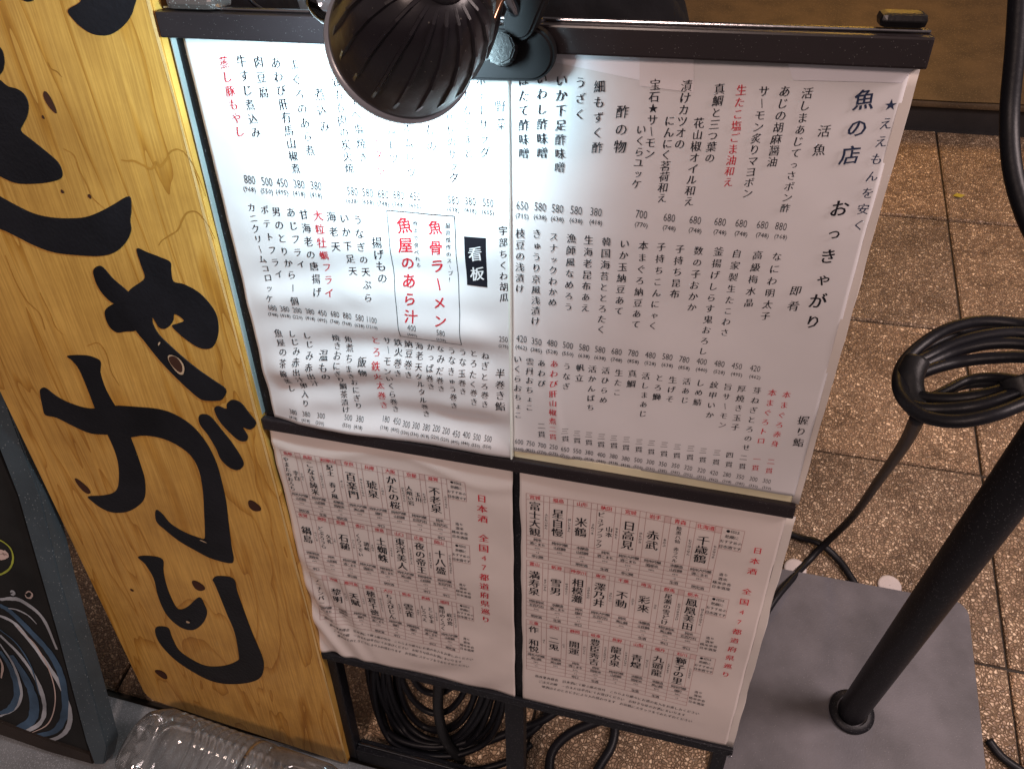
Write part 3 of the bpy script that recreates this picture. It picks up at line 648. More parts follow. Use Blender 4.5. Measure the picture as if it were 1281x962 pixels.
lldata = [
    [('島根', '李白|やまたのおろち', 'りはく'), ('鳥取', 'こなき純米', 'こなきじゅん'), ('和歌山', '紀土　春ノ風', 'きっど'), ('奈良', '百楽門', 'ひゃくらくもん'), ('兵庫', '琥泉', 'こせん'), ('大阪', 'かたの桜', 'かたのさくら'), ('京都', '玉川|人喰い岩', 'たまがわ'), ('滋賀', '不老泉', 'ふろうせん')],
    [('佐賀', '鍋島', 'なべしま'), ('高知', '久礼|どぶろうら', 'くれ'), ('愛媛', '石鎚', 'いしづち'), ('香川', '讃岐|くらうでぃ', 'さぬき'), ('徳島', '土蜘蛛', 'つちぐも'), ('山口', '東洋美人', 'とうようびじん'), ('広島', '夜の帝王', 'よるのていおう'), ('岡山', '十八盛', 'じゅうはちざかり')],
    [('', 'ノーナンバー', ''), ('沖縄', '黎明', 'れいめい'), ('鹿児島', '天賦', 'てんぶ'), ('宮崎', '穂倉千徳', 'ほくらせんとく'), ('大分', 'ちえびじん', 'ちえびじん'), ('熊本', '雲雀', 'ひばり'), ('長崎', 'とこやま|しろべえ', 'とこやま'), ('福岡', '庭の鶯|無印のくろく', 'にわのうぐいす')]]
sake('sake_list', 'lower left creased sake list against the plywood sign, rippled in its bottom corners', .0113, .1923, vt, hLL, lldata,
     ((.0035, v0 + .0008), (.2590, v0 + .0008), (.2590, .0035), (.0008, .0035)), (603, 622.4, 607.7, 774.9), 0)

# ------------------------------------------------------------------ plywood sign
WW = .010
sign = empty('wooden_sign', P(-.16, -.24, 0), 'tall varnished plywood sign with black brush-painted kana left of the menus', 'sign')
ub, ut = ux(434, 948, WW), ux(196, 30, WW); ul = ux(178, 862, WW); ult = ux(20, 535, WW); vb = vy(194, 874, WW)
def uR(v): return ub + (ut - ub) * (v + .25) / .98
bm = bmesh.new()
outl = [(ul + .012, vb - .006), (ub - .003, -.2515), (uR(.0), .0), (uR(.73), .73), (uR(1.15), 1.15), (ul + (ult - ul) * 1.9, 1.15), (ul, vb + .012), (ul + .004, vb + .001)]
fv = [bm.verts.new(P(u, v, WW)) for u, v in outl]; bm.faces.new(fv)
r_ = bmesh.ops.extrude_face_region(bm, geom=bm.faces[:])
for v in [x for x in r_['geom'] if isinstance(x, bmesh.types.BMVert)]: v.co -= BN * .011
bmesh.ops.recalc_face_normals(bm, faces=bm.faces[:])
bmesh.ops.bevel(bm, geom=[e for e in bm.edges if all(abs((v.co - BO).dot(BN) - WW) < 1e-4 for v in e.verts)], offset=.0012, segments=2, affect='EDGES')
# board mesh is laid out in its own frame so the grain runs along its length
basis = Matrix((BU, BV, BN)).transposed().to_4x4(); basis.translation = BO
inv = basis.inverted(); vs = [inv @ v.co for v in bm.verts]; bm.verts.index_update(); fs = [[v.index for v in f.verts] for f in bm.faces]; bm.free()
bd = obj('board', vs, fs, m_wood, None); bd.parent = sign; bd.matrix_parent_inverse = Matrix.Translation(sign.location).inverted(); bd.matrix_basis = basis
rear_face('rear_shade_board', -.30, -.02, 1.08, .24, .02, sign, m_wood, -.006)  # unseen leaning board added to shade the ground behind the sign
# pale sawn edge strip
es = Ink(lambda u, v: WW, .0003)
kk = 24
for k in range(kk + 1):
    v = -.249 + 1.39 * k / kk
    for d in (.0030 + .0008 * math.sin(k * 1.9), .0004): es.v.append(P(uR(v) - d, v, WW + .0003))
for k in range(kk): es.f.append([2 * k, 2 * k + 1, 2 * k + 3, 2 * k + 2])
es.build('sawn_edge', m_woodedge, sign)
def tr(pts, ox, oy, s): return [(ox + x / s, oy + y / s) for x, y in pts]
def painted(strokes, name='painted_letter'):
    first = None
    for q, pts in enumerate(strokes):
        V = []; F = []
        w = WW + .0006 + .00025 * q; c2 = [Vector((*B(x, y, w), 0)) for x, y in pts]; c2 = spline(c2, 4, True)
        b = len(V); n = len(c2)
        for p in c2: V.append(P(p.x, p.y, w))
        for p in c2: V.append(P(p.x, p.y, WW + .0001))
        F.append([b + i for i in range(n)])
        for i in range(n): F.append([b + i, b + (i + 1) % n, b + n + (i + 1) % n, b + n + i])
        bm = bmesh.new(); vv = [bm.verts.new(p) for p in V]
        for f in F: bm.faces.new([vv[i] for i in f])
        bmesh.ops.triangulate(bm, faces=[f for f in bm.faces if len(f.verts) > 4], ngon_method='EAR_CLIP'); bmesh.ops.recalc_face_normals(bm, faces=bm.faces[:])
        o = bmobj(name if first is None else 'brush_stroke', bm, m_ink, first or sign)
        first = first or o
    return first
Z5 = lambda p: tr(p, 0, 0, 3.007); Z6 = lambda p: tr(p, 0, 300, 2.829); Z7 = lambda p: tr(p, 0, 620, 2.8125)
painted([Z5([(255, 40), (300, 10), (330, -30), (500, -30), (503, 30), (480, 80), (440, 118), (400, 135), (350, 130), (310, 108), (275, 75)]), Z5([(70, -20), (145, -20), (120, 5), (90, 5)])])
painted([Z5([(-30, 165), (3, 185), (14, 215), (15, 245), (5, 275), (-30, 295)]),
         Z5([(-30, 322), (30, 328), (70, 340), (95, 365), (106, 400), (100, 440), (85, 470), (78, 495), (120, 530), (170, 570), (215, 610), (232, 645), (228, 672), (190, 685), (130, 692), (60, 690), (0, 665), (-60, 635)]),
         Z5([(-60, 710), (0, 742), (60, 775), (120, 803), (180, 818), (250, 823), (320, 818), (380, 795), (430, 768), (484, 740), (492, 790), (488, 830), (491, 870), (470, 915), (430, 950), (370, 964), (280, 960), (200, 950), (130, 925), (70, 895), (20, 870), (-60, 830)])])
painted([Z6([(370, 262), (380, 240), (410, 222), (440, 200), (465, 172), (500, 148), (512, 130), (497, 85), (483, 32), (520, 45), (565, 62), (602, 80), (605, 110), (613, 148), (650, 158), (700, 185), (740, 225), (765, 265), (773, 310), (768, 350), (752, 380), (725, 387), (695, 378), (660, 355), (630, 330), (608, 305), (628, 297), (650, 287), (635, 272), (616, 264), (613, 285), (600, 305), (580, 316), (562, 310), (549, 290), (535, 276), (510, 300), (480, 322), (445, 325), (412, 328), (385, 305)]),
         Z6([(330, 108), (345, 94), (365, 100), (400, 140), (450, 183), (455, 205), (430, 228), (400, 225), (370, 200), (345, 165), (332, 130)]),
         Z6([(470, 300), (530, 275), (540, 300), (560, 335), (600, 375), (650, 420), (700, 460), (750, 495), (798, 530), (790, 560), (770, 570), (720, 568), (690, 550), (640, 505), (590, 455), (550, 410), (515, 365), (480, 322)])])
painted([Z6([(238, 411), (300, 409), (340, 420), (356, 435), (355, 470), (370, 520), (390, 560), (408, 590), (440, 650), (470, 720), (495, 790), (512, 850), (512, 910), (490, 940), (450, 962), (400, 965), (360, 950), (325, 925), (312, 908), (360, 905), (400, 895), (418, 870), (420, 810), (410, 760), (390, 710), (360, 650), (335, 595), (310, 530), (280, 460), (255, 428)]),
         Z6([(142, 530), (160, 525), (200, 555), (250, 580), (320, 598), (400, 588), (480, 592), (560, 600), (620, 620), (680, 660), (730, 720), (765, 790), (785, 860), (800, 930), (808, 1000), (818, 1080), (826, 1136), (805, 1143), (744, 1126), (695, 1101), (634, 1066), (584, 1026), (553, 996), (551, 957), (573, 970), (603, 1005), (654, 1036), (704, 1055), (722, 1058), (725, 1035), (722, 960), (718, 890), (705, 820), (680, 770), (640, 735), (580, 705), (510, 693), (450, 700), (380, 690), (320, 685), (260, 660), (200, 630), (160, 620), (150, 590), (142, 550)]),
         Z6([(703, 625), (720, 618), (745, 628), (780, 670), (820, 720), (855, 775), (860, 800), (840, 815), (810, 805), (780, 775), (765, 740), (735, 690), (708, 655)]),
         Z6([(758, 600), (770, 590), (800, 600), (803, 580), (820, 568), (850, 578), (880, 615), (905, 650), (885, 672), (858, 665), (875, 695), (870, 712), (845, 710), (810, 680), (775, 640)])])
painted([Z7([(485, 215), (530, 212), (572, 225), (575, 270), (590, 330), (615, 385), (632, 400), (660, 390), (700, 357), (720, 385), (728, 415), (712, 450), (680, 472), (640, 465), (600, 435), (575, 400), (555, 350), (540, 290), (510, 240)]),
         Z7([(748, 295), (765, 283), (820, 292), (835, 340), (860, 410), (890, 490), (920, 560), (928, 600), (915, 640), (870, 658), (800, 662), (740, 650), (680, 620), (620, 580), (570, 530), (548, 490), (550, 462), (590, 465), (605, 500), (630, 545), (680, 580), (730, 600), (790, 598), (835, 580), (840, 560), (825, 480), (800, 420), (780, 370), (755, 310)])])
m_stain = plain('resin_stain', (.36, .17, .025), .5, bump=.2, var=.3)
def stain(pts, wpx):
    c2 = spline([Vector((*B(x, y, WW), 0)) for x, y in Z5(pts)], 4); V = []; n = len(c2); sw = size_m(150, 300, wpx, WW)
    for i, p in enumerate(c2):
        t = (c2[min(i + 1, n - 1)] - c2[max(i - 1, 0)]).normalized(); q = Vector((-t.y, t.x, 0)) * sw / 2 * (.35 + .65 * math.sin(math.pi * (i + .5) / n)) * (1 + .5 * noise.noise(Vector((i * .5, wpx, 0))))
        V += [P(*(p + q).xy, WW + .0003), P(*(p - q).xy, WW + .0003)]
    obj('grain_stain', V, [(2 * i, 2 * i + 1, 2 * i + 3, 2 * i + 2) for i in range(n - 1)], m_stain, sign)
stain([(457, 602), (480, 606), (505, 606), (540, 622), (572, 636), (588, 610), (602, 628), (628, 598), (642, 572), (668, 562), (690, 570)], 2.6)
stain([(690, 570), (715, 600), (745, 660), (775, 740)], 1.6)
stain([(598, 922), (610, 905), (640, 885), (670, 865), (690, 820), (710, 798), (745, 800), (785, 850), (810, 900)], 1.8)
stain([(240, 560), (280, 585), (300, 640), (330, 700), (350, 745), (400, 790)], 1.2)
stain([(20, 960), (60, 1060), (100, 1130), (150, 1180), (170, 1240)], 1.6)
stain([(330, 1300), (370, 1290), (400, 1330), (420, 1400), (450, 1450)], 1.5)
stain([(180, 235), (195, 260), (215, 270), (235, 292)], 1.3)
stain([(150, 1100), (190, 1180), (210, 1230), (240, 1260)], 1.2)
def disc(name, x, y, rx, ry, an, w, mat, n=20, ring=None):
    V = []; u, v = B(x, y, w); sx = size_m(x, y, 1, w)
    for k in range(n):
        a = 2 * math.pi * k / n; jx = 1 + .08 * math.sin(a * 3 + x)
        p, q = math.cos(a) * rx * sx * jx, math.sin(a) * ry * sx * jx; c, s = math.cos(an), math.sin(an)
        V.append(P(u + p * c - q * s, v + p * s + q * c, w))
        if ring: p *= ring; q *= ring; V.append(P(u + p * c - q * s, v + p * s + q * c, w))
    if ring: F = [(2 * k, 2 * ((k + 1) % n), 2 * ((k + 1) % n) + 1, 2 * k + 1) for k in range(n)]
    else: F = [tuple(range(n))]
    return obj(name, V, F, mat, sign)
for x, y, rx, ry, a in [(62, 128, 4.5, 11, .25), (103.6, 608.6, 5, 10, .5), (318, 633, 7, 8, .6), (248, 732.7, 7, 7.5, .5), (202, 843, 6, 7, .6), (165, 738, 2, 2, 0), (54, 147, 1.5, 2, 0), (112, 246, 2, 2.5, 0), (78, 240, 2, 2, 0)]:
    disc('knot_hole', x, y, rx, ry, a, WW + .0004, m_holes)
disc('knot_hole', 220, 455, 6.5, 10, .3, WW + .0022, m_holes); disc('chipped_rim', 221, 456, 8, 12, .3, WW + .0020, m_chip, ring=.75)
disc('paint_chip', 235, 778, 2.2, 1.6, .3, WW + .0022, m_chip); disc('paint_chip', 199, 430, 3, .8, .9, WW + .0022, m_chip); disc('paint_chip', 254, 677, 4, .8, -.3, WW + .0022, m_chip)

# ------------------------------------------------------------------ chalkboard at the left
cc = G(128, 957, 0); c0 = G(0, 917, 0)
bdir = Vector((1, 0, 0))
nn = ray(36, 620).cross(ray(125, 945)); ed = bdir.cross(nn).normalized()
if ed.z < 0: ed = -ed
cn = bdir.cross(ed).normalized()
if cn.y > 0: cn = -cn
chalk = empty('chalkboard_sign', cc, 'dark chalkboard sign with slate frame and swirled chalk drawing at the left edge', 'sign')
def Cp(a, b, w=0): return cc + bdir * a + ed * b + cn * w
def CB(x, y, w=0):
    r = ray(x, y); o = cc + cn * w; t = (o - CAMP).dot(cn) / r.dot(cn); q = CAMP + r * t - cc; return q.dot(bdir), (q - bdir * q.dot(bdir)).dot(ed)
def prism(name, poly, w0, w1, mat, par, bev=.0015):
    bm = bmesh.new(); fv = [bm.verts.new(Cp(a, b, w1)) for a, b in poly]; bm.faces.new(fv)
    r_ = bmesh.ops.extrude_face_region(bm, geom=bm.faces[:])
    for v in [x for x in r_['geom'] if isinstance(x, bmesh.types.BMVert)]: v.co -= cn * (w1 - w0)
    bmesh.ops.recalc_face_normals(bm, faces=bm.faces[:])
    if bev: bmesh.ops.bevel(bm, geom=bm.edges[:], offset=bev, segments=2, affect='EDGES')
    return bmobj(name, bm, mat, par)
pr = [CB(*p, .012) for p in [(22, 620), (71, 791), (107, 926), (118, 956), (130, 956), (134, 935), (110, 848), (76, 730), (50, 620), (6, 500)]]
tl_ = CB(-25, 500, .012)
prism('frame_stile', [(tl_[0], tl_[1])] + pr, -.012, .012, m_slate, chalk)
pf = [CB(*p, .004) for p in [(-30, 500), (22, 620), (71, 791), (107, 926), (116, 955), (60, 938), (0, 917), (-200, 850), (-200, 400)]]
prism('board_face', pf, -.008, .004, m_chalkbd, chalk, .0008)
pb = [CB(*p, .009) for p in [(116, 957), (60, 941), (0, 920), (-200, 852), (-200, 836), (0, 904), (60, 927), (112, 944)]]
prism('frame_rail', pb, -.012, .008, plain('worn_dark_rail', (.03, .022, .018), .6, bump=.5), chalk)
def chalk_line(name, pts, wpx, mat, k=0):
    pts = [Vector((*CB(x, y, .0046), 0)) for x, y in Z7(pts)]; pts = spline(pts, 6); V = []; F = []
    s = (Vector((*CB(61, 700, .0046), 0)) - Vector((*CB(60, 700, .0046), 0))).length * wpx
    n = len(pts)
    for i, p in enumerate(pts):
        t = (pts[min(i + 1, n - 1)] - pts[max(i - 1, 0)]).normalized(); q = Vector((-t.y, t.x, 0)); f = s / 2 * (.55 + .45 * math.sin(math.pi * i / (n - 1))) * (1 + .35 * noise.noise(Vector((i * .6, k, 0))))
        V += [Cp(*(p + q * f).xy, .0046 + k * .0001), Cp(*(p - q * f).xy, .0046 + k * .0001)]
    for i in range(n - 1): F.append([2 * i, 2 * i + 1, 2 * i + 3, 2 * i + 2])
    return obj(name, V, F, mat, chalk)
cl = [([(0, 365), (40, 362), (80, 372), (150, 430), (200, 540)], 5, m_cw), ([(-20, 415), (40, 440), (80, 480), (150, 570), (220, 680), (247, 770), (230, 830), (180, 858), (125, 850)], 6, m_cw),
      ([(0, 385), (40, 410), (110, 480), (180, 560), (220, 650), (228, 760), (195, 825), (120, 845)], 9, m_cb), ([(0, 490), (70, 560), (130, 650), (157, 740), (140, 800), (75, 835)], 6, m_cw),
      ([(0, 520), (50, 600), (75, 690), (55, 745), (0, 775)], 4, m_cw), ([(0, 545), (40, 610), (60, 690), (40, 745), (0, 765)], 8, m_cb), ([(40, 560), (90, 640), (120, 720), (110, 790), (50, 825)], 12, m_cb),
      ([(60, 460), (130, 530), (180, 630), (195, 720), (170, 800), (100, 838)], 1.4, m_cp), ([(0, 470), (60, 520), (110, 600), (140, 700)], 2, m_cb), ([(30, 395), (60, 400), (100, 420), (130, 450)], 2, m_cw), ([(0, 570), (10, 600), (5, 640)], 3, m_cp),
      ([(-20, 150), (10, 160), (38, 185), (47, 220), (35, 255), (5, 275), (-20, 278)], 2.2, m_cy), ([(-10, 195), (10, 198), (22, 205), (10, 214), (-10, 220)], 7, m_cp),
      ([(38, 338), (45, 334), (51, 340), (46, 347), (39, 344)], 3, m_cw), ([(92, 342), (103, 335), (115, 345), (108, 358), (95, 356), (90, 346)], 2, m_cp)]
for i, (p, wd, m) in enumerate(cl): chalk_line('chalk_stroke', p, wd, m, i * .5)

# ------------------------------------------------------------------ clip lamp
LR = .0385
lc = D(511, 44, .425); lt = P(*B(425, 185, 0), 0); lax = (lt - lc).normalized()
lamp = empty('clip_lamp', lc, 'round black clip lamp seen from behind, shining down on the menu sheet', 'lamp')
prof = [(-.060, .0005), (-.0595, .012), (-.057, .018), (-.051, .0245), (-.041, .0305), (-.026, .0348), (-.008, .0368), (.004, LR - .0006), (.008, LR), (.011, LR), (.012, LR - .0006), (.012, LR - .003), (.006, LR - .0045), (-.010, .033)]
lathe('housing', prof, lc, lax, m_houslamp, lamp, 72)
lathe('rim_ring', [(.0122, LR - .002), (.0122, LR + .0016), (.016, LR + .0016), (.0162, LR - .002)], lc, lax, plain('rim_plastic', (.22, .23, .27), .3, coat=.4), lamp, 72)
# parallel cooling fins across the back
sx = lax.cross(Vector((0, 0, 1))).normalized(); sy = lax.cross(sx).normalized()
fa = R(-128); fx = sx * math.cos(fa) + sy * math.sin(fa); fyv = lax.cross(fx)
def rad_at(h):
    for (h0, r0), (h1, r1) in zip(prof[1:], prof[2:]):
        if h0 <= h <= h1 and h1 > h0: return r0 + (r1 - r0) * (h - h0) / (h1 - h0)
    return LR
def h_at(r):
    best = -.060
    for (h0, r0), (h1, r1) in zip(prof[:8], prof[1:9]):
        if r0 <= r <= r1 and r1 > r0: return h0 + (h1 - h0) * (r - r0) / (r1 - r0)
    return best if r < .012 else 0
def ang_pt(h, r, a): return lc + lax * h + (sx * math.cos(a) + sy * math.sin(a)) * r
rear = sorted(prof[1:8])
for q in range(20):
    a0 = 2 * math.pi * q / 20 + .1; V = []; F = []; m = len(rear) - 1
    for i, (h, r) in enumerate(rear):
        lift = .0017 if 0 < i < m else -.0002
        for da, dl in ((-.034, -.0003), (-.016, lift), (.016, lift), (.034, -.0003)): V.append(ang_pt(h, r + dl, a0 + da * .036 / max(r, .012)))
    for i in range(m):
        for k in range(3): F.append((i * 4 + k, i * 4 + k + 1, i * 4 + k + 5, i * 4 + k + 4))
    obj('cooling_rib', V, F, m_houslamp, lamp, False)
lathe('rear_cap', [(-.066, .0005), (-.066, .0095), (-.0645, .011), (-.0575, .0115)], lc - fyv * .0, lax, m_houslamp, lamp, 40)
m_em, nd, lk, b = M('lamp_glass'); b.inputs['Emission Color'].default_value = (.75, .88, 1, 1); b.inputs['Emission Strength'].default_value = 12; b.inputs['Base Color'].default_value = (.8, .8, .8, 1)
lathe('lens', [(.0085, .0002), (.0085, LR - .005)], lc, lax, m_em, lamp, 48)
sa = (-BN * .76 - BU * .66 - BV * .12).normalized()
sp = lamp_light('clip_lamp_light', 'SPOT', lc + lax * .021, lc + lax * .021 + sa, 8.5, (.60, .90, 1.0), spot_size=R(170), spot_blend=1.0, shadow_soft_size=.018)
# clip plate, wing nut, yoke and the arm that runs back over the bar
def bplate(name, x0, y0, x1, y1, r, w0, w1, mat, par, n=16, axis=True):
    a = Vector(B(x0, y0, w1)); b = Vector(B(x1, y1, w1)); d = (b - a).normalized(); q = Vector((-d.y, d.x)); out = []
    rr = size_m((x0 + x1) / 2, (y0 + y1) / 2, r, w1)
    for k in range(n + 1): an = -math.pi / 2 + math.pi * k / n; out.append(b + d * math.cos(an) * rr + q * math.sin(an) * rr)
    for k in range(n + 1): an = math.pi / 2 + math.pi * k / n; out.append(a + d * math.cos(an) * rr + q * math.sin(an) * rr)
    bm = bmesh.new(); bm.faces.new([bm.verts.new(P(p.x, p.y, w1)) for p in out]); r_ = bmesh.ops.extrude_face_region(bm, geom=bm.faces[:])
    for v in [x for x in r_['geom'] if isinstance(x, bmesh.types.BMVert)]: v.co -= BN * (w1 - w0)
    bmesh.ops.recalc_face_normals(bm, faces=bm.faces[:])
    bmesh.ops.bevel(bm, geom=[e for e in bm.edges if all(abs((v.co - BO).dot(BN) - w1) < 1e-5 for v in e.verts)], offset=.002, segments=3, affect='EDGES')
    return bmobj(name, bm, mat, par)
bplate('clip_plate', 590, 68, 661, 69, 31, .016, .026, m_matte, lamp)
bplate('clip_arm', 648, 30, 672, -30, 20, .018, .034, m_matte, lamp)
kn = P(*B(630, 60, .03), .03)
bm = bmesh.new(); bmesh.ops.create_cone(bm, cap_ends=True, segments=8, radius1=.0105, radius2=.0098, depth=.016)
bmesh.ops.bevel(bm, geom=bm.edges[:], offset=.0012, segments=2, affect='EDGES')
qk = (BN + BU * .15 + BV * .25).to_track_quat('Z', 'Y')
for v in bm.verts: v.co = qk @ v.co + kn + BN * .006
bmobj('wing_nut', bm, m_black, lamp)
y0_, y1_ = D(603, 62, .455), D(640, -30, .48)
tube('glint_rod', [y0_, y0_.lerp(y1_, .5) + BN * .004, y1_], .0022, plain('copper_glint_rod', (.30, .16, .10), .2, metal=.9), lamp)  # copper-coloured rod drawn in for the glint along the housing edge
tube('yoke_arm', [D(598, 70, .470), D(612, 30, .475), D(622, -30, .48)], .006, m_black, lamp)
tube('lamp_rod', [D(690, 34, .56), D(650, 20, .52), D(625, -25, .5)], .004, m_metal, lamp)
# clear round glass at the left of the lamp
gb = D(413, -2, .50)
gl = lathe('glass_globe', [(-.0145, .0005), (-.0137, .0055), (-.011, .0095), (-.006, .0132), (0, .0146), (.006, .0132), (.011, .0095), (.0137, .0055), (.0145, .0005)], gb, (0.1, 0, 1), m_glass, None, 40)
tag(gl, 'small clear glass globe peeking out left of the lamp head', 'glass globe')

# ------------------------------------------------------------------ things behind the top bar
def lump(name, c, sx_, sy_, sz_, mat, seed, amp=.12):
    bm = bmesh.new(); bmesh.ops.create_icosphere(bm, subdivisions=5, radius=1)
    for v in bm.verts:
        p = v.co.copy(); d = 1 + amp * noise.noise(p * 1.6 + Vector((seed, 0, 0))) + amp * .5 * noise.noise(p * 4 + Vector((0, seed, 0))) + amp * .22 * noise.noise(p * 11)
        v.co = Vector((c[0] + p.x * d * sx_, c[1] + p.y * d * sy_, c[2] + p.z * d * sz_))
    return bmobj(name, bm, mat, None, True)
ct = D(752, 8, .82)
bg_ = lump('black_cloth_bag', (ct.x - .035, ct.y + .05, ct.z - .155), .135, .10, .22, m_cloth, 3.3, .16)
tag(bg_, 'crumpled black cloth bag standing behind the right half of the top bar', 'bag')
c2 = D(345, -15, .86); g2 = lump('plastic_sack', (c2.x - .005, c2.y + .06, c2.z - .10), .12, .09, .16, m_greycl, 8.1, .1)
tag(g2, 'pale grey plastic sack behind the bar between plywood and lamp', 'sack')
c3 = D(270, -20, .74); g3 = lump('black_cloth_bundle', (c3.x - .025, c3.y + .04, c3.z - .08), .055, .06, .13, m_cloth, 1.1, .12)
tag(g3, 'dark cloth bundle behind the left end of the bar by the plywood', 'cloth')
cb = tube('thin_cord', [D(300, -20, .70), D(316, 4, .70), D(338, 20, .71), D(350, 40, .74), D(352, 80, .80)], .0016, m_rubber, None, 8); tag(cb, 'thin dark cord crossing the grey sack behind the top bar', 'cord')

# ------------------------------------------------------------------ pole on base plate
zp = .012
a_ = G(1209, 754, zp); b_ = G(1236, 962, zp); bl = G(1002, 715, zp)
xd = Vector((1, 0, 0)); xr = (a_.x + b_.x) / 2; yb = (a_.y + bl.y) / 2
ps = empty('pole_stand', G(1065, 890), 'black pole leaning up from a square grey steel base plate at right', 'pole stand')
XL, YF = xr - .40, yb - .40
XL = max(XL, G(905, 955, 0).x - .002)
XL = P(PW, -.2).x - .002
bm = bmesh.new(); rc = .022; out = []
for (cx, cy, a0) in ((xr - rc, yb - rc, 0), (XL + rc, yb - rc, 90), (XL + rc, YF + rc, 180), (xr - rc, YF + rc, 270)):
    for k in range(7): an = R(a0 + 15 * k); out.append((cx + rc * math.cos(an), cy + rc * math.sin(an)))
bm.faces.new([bm.verts.new((x, y, zp)) for x, y in out]); r_ = bmesh.ops.extrude_face_region(bm, geom=bm.faces[:])
for v in [x for x in r_['geom'] if isinstance(x, bmesh.types.BMVert)]: v.co.z = .005
bmesh.ops.recalc_face_normals(bm, faces=bm.faces[:]); bmesh.ops.bevel(bm, geom=[e for e in bm.edges if all(v.co.z > .011 for v in e.verts)], offset=.001, segments=2, affect='EDGES')
bmobj('base_plate', bm, m_plate, ps)
for x, y in [(995, 708), (1113, 729)]:
    g_ = G(x, y, .004); lathe('felt_pad', [(0.0005, .0005), (.0005, .0175), (.0032, .0175), (.0042, .014), (.0045, .0005)], (g_.x, g_.y - .004, 0), (0, 0, 1), m_pad, ps, 24)
fc = G(1065, 890, zp + .002)
lathe('flange', [(0, .030), (.004, .0305), (.0075, .0295), (.008, .021)], (fc.x, fc.y, zp), (0, 0, 1), m_steel, ps, 40)
pn = ray(1065, 887).cross(ray(1240, 641)).normalized(); pd = (Vector((0, 0, 1)) - pn * pn.z).normalized()
lathe('pole', [(0.0, .0186), (.02, .0186), (.3, .0186), (1.5, .0186), (1.5, .0005)], (fc.x, fc.y, zp + .004), pd, m_steel, ps, 36)
base = Vector((fc.x, fc.y, zp + .004))
def pole_at(x, y):   # point on the pole nearest to a view ray
    r = ray(x, y); w0_ = CAMP - base; a, b, c, d, e = 1, r.dot(pd), 1, r.dot(w0_), pd.dot(w0_)
    t = (a * e - b * d) / (a * c - b * b); return base + pd * t
ph = pole_at(1290, 530); dist = (ph - CAMP).length

# cable coil tied to the pole: loops through the air, taped at the left bend
coil = empty('cable_coil', D(1235, 465, dist * .93), 'loose coil of thick black cable tied to the pole at right', 'cable')
loops = [
    ([(1340, 440), (1290, 410), (1235, 402), (1190, 410), (1155, 430), (1130, 455), (1124, 482), (1135, 505), (1160, 522), (1200, 527), (1245, 518), (1290, 500), (1335, 478)], .0058),
    ([(1340, 432), (1290, 418), (1245, 418), (1200, 428), (1165, 444), (1135, 462), (1128, 488), (1142, 508), (1175, 512), (1220, 508), (1260, 496), (1300, 480), (1340, 460)], .0058),
    ([(1340, 452), (1290, 432), (1240, 430), (1195, 440), (1160, 455), (1136, 470), (1134, 488), (1150, 496), (1190, 499), (1230, 494), (1265, 484), (1300, 470)], .0056),
    ([(1340, 466), (1290, 448), (1240, 448), (1200, 453), (1165, 462), (1142, 474), (1142, 492), (1160, 500)], .0056),
    ([(1160, 500), (1185, 488), (1210, 476), (1240, 472), (1275, 476), (1310, 484)], .0046),
    ([(1340, 425), (1285, 404), (1228, 408), (1180, 424), (1140, 448), (1128, 474), (1138, 500), (1180, 520), (1230, 514), (1280, 494), (1335, 468)], .0046),
    ([(1175, 494), (1205, 482), (1240, 480), (1270, 486), (1310, 490)], .0042)]
for q, (pts, r) in enumerate(loops):
    P3 = []
    for i, (x, y) in enumerate(pts):
        back = (470 - y) / 60.0; P3.append(D(x, y, dist * .93 + .045 * back + .004 * q + .003 * math.sin(i * 1.7 + q)))
    tube('cable_loop', P3, r * .82, m_rubber, coil, 12)
for_tape = .0095
tb0 = [D(x, y, dist * .93 - .004) for x, y in ((1127, 462), (1131, 480), (1140, 500))]
tube('tape_wrap', [D(1146, 452, dist * .94), D(1139, 470, dist * .93), D(1140, 492, dist * .925), D(1152, 512, dist * .92)], for_tape, m_tape, coil, 14)
tube('tape_wrap', [D(1273, 470, dist * .92), D(1282, 488, dist * .92), D(1292, 500, dist * .92)], .0115, m_tape, coil, 14)
g1 = G(1022, 690, .006); g0 = G(975, 742, .020); ps0 = D(1150, 518, dist * .925); hz_ = ps0.z
drop = tube('hanging_cable', [ps0, G(1131, 556, hz_ * .80), G(1100, 600, hz_ * .48), G(1065, 648, hz_ * .16 + .006), g1, g0, G(950, 780, .02)], .0056, m_rubber, coil, 12)
c5 = tube('ground_cable', [G(930, 640, .006), G(968, 660, .006), G(1000, 672, .006), G(1024, 679, .013), G(1046, 697, .008), G(1062, 718, .006), G(1078, 745, .003)], .0058, m_rubber, None, 12)
tag(c5, 'short black cable curving over tiles toward the back of the base plate', 'cable')
tk = [D(1276, -30, dist * 1.0), D(1270, 60, dist), D(1263, 140, dist), D(1265, 200, dist * .99), D(1276, 250, dist * .98), D(1298, 300, dist * .97), D(1340, 350, dist * .96)]
c6 = tube('thick_cable', tk, .0066, m_rubber, None, 14); tag(c6, 'thick black cable hanging down the upper right edge', 'cable')
c7 = tube('ground_cable', [G(1236, 925, .006), G(1252, 945, .006), G(1275, 962, .006), G(1310, 985, .006)], .006, m_rubber, None, 10); tag(c7, 'black cable on the tiles at the lower right corner of the plate', 'cable')

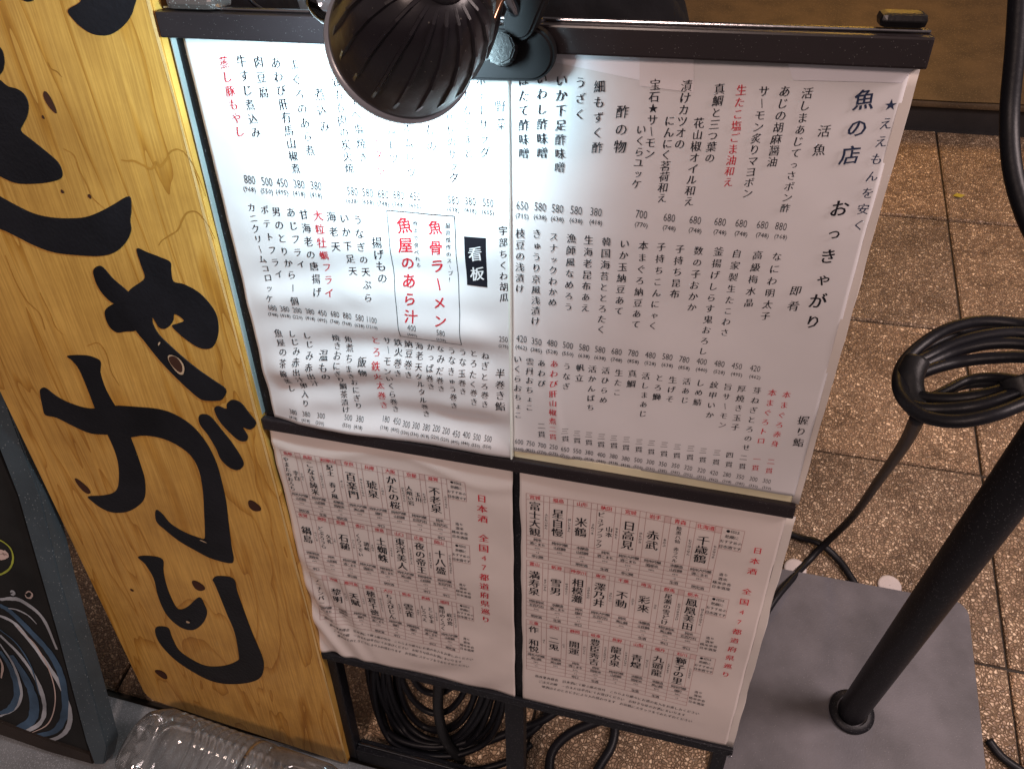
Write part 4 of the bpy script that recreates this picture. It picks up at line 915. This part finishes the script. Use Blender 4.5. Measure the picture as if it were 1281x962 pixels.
# ------------------------------------------------------------------ cables below the menus
rc_ = empty('cable_roll', P(.09, -.12, -.07), 'large tied roll of black cable behind the lower left gap of the stand', 'cable')
W3 = -.045
def bpix(x, y, w): return P(*B(x, y, w), w)
for q, (rx, ry, cx, cy) in enumerate([(36, 52, 545, 815), (46, 72, 546, 820), (54, 90, 547, 822), (62, 100, 548, 828), (70, 116, 548, 832), (78, 124, 549, 838), (84, 112, 550, 846), (66, 118, 546, 820), (58, 106, 552, 836), (74, 108, 544, 826), (50, 80, 549, 834), (86, 120, 546, 830)]):
    pts = []
    for k in range(16):
        a = 2 * math.pi * k / 16; pts.append(bpix(cx + rx * math.cos(a) + 1.5 * math.sin(q * 3 + k), cy + ry * math.sin(a), W3 - .006 * (q % 3) - .004 * math.sin(a * 2 + q)))
    for p in pts: p.z = max(p.z, .006 + .004 * (q % 4))
    tube('cable_turn', pts, .0046, m_rubber, rc_, 10, 5, True)
tube('tie_strap', [bpix(546, 815, W3 + .010), bpix(549, 850, W3 + .012), bpix(548, 885, W3 + .012), bpix(556, 922, W3 + .012), bpix(575, 948, W3 + .010), bpix(600, 975, W3 + .006)], .0075, m_tape, rc_, 10)
c8 = tube('ground_cable', [G(560, 940, .01), G(600, 930, .008), G(640, 915, .008), G(680, 900, .008), G(720, 870, .008)], .0062, m_rubber, None, 10); tag(c8, 'black cable running across tiles behind the centre post', 'cable')
c9 = tube('ground_cable', [G(690, 1000, .006), G(687, 962, .006), G(692, 938, .006), G(712, 918, .006), G(745, 903, .006), G(790, 888, .006)], .0068, m_rubber, None, 12); tag(c9, 'black cable bending over pebbled tile in the lower right gap', 'cable')
c10 = tube('ground_cable', [G(735, 985, .006), G(752, 955, .006), G(764, 935, .006), G(769, 912, .006), G(765, 880, .006)], .0066, m_rubber, None, 12); tag(c10, 'short black cable beside the bending one under the lower right sheet', 'cable')
c11 = tube('ground_cable', [G(650, 925, .006), G(672, 908, .006), G(688, 885, .006), G(695, 860, .006)], .0058, m_rubber, None, 10); tag(c11, 'black cable showing right of the centre post', 'cable')
c12 = tube('ground_cable', [G(560, 965, .006), G(600, 962, .006), G(640, 950, .006), G(665, 930, .006)], .005, m_rubber, None, 10); tag(c12, 'thin black cable along the foot rail left of the centre post', 'cable')
c13 = tube('ground_cable', [G(663, 915, .006), G(676, 905, .006), G(690, 888, .006)], .0035, m_rubber, None, 8); tag(c13, 'very thin cable end close to the centre post foot', 'cable')

# ------------------------------------------------------------------ plastic bottle
rb = .063
ax0 = G(198, 962, rb * .9); 
bc = Vector((G(152, 935,     .05).x + .028, .083, rb + .001))
bt_ = empty('plastic_bottle', bc, 'clear ribbed plastic bottle lying on the granite in front of the plywood sign', 'bottle')
prof = [(0.0, .0005), (.001, .030), (.003, .040), (.012, .053), (.022, .0585), (.032, rb)]
x = .034
while x < .142:
    prof += [(x, rb), (x + .003, rb - .0006), (x + .0055, rb - .0032), (x + .008, rb - .0006)]; x += .0105
prof += [(.146, rb), (.156, rb), (.159, rb - .006), (.166, rb - .006), (.169, rb), (.226, rb), (.231, rb - .002), (.251, .045), (.276, .026), (.291, .015), (.316, .014)]
sq = lambda a: 1 / (abs(math.cos(a)) ** 2.9 + abs(math.sin(a)) ** 2.9) ** (1 / 2.9) * .95
bax = Vector((1, -.06, .0)).normalized()
prof = [(h * 1.30, r) for h, r in prof]
lathe('bottle_body', prof, bc, bax, m_bottle, bt_, 96, sq)
lathe('bottle_cap', [(.406, .0155), (.428, .0155), (.429, .0005)], bc, bax, plain('white_cap', (.7, .7, .7), .4), bt_, 32)
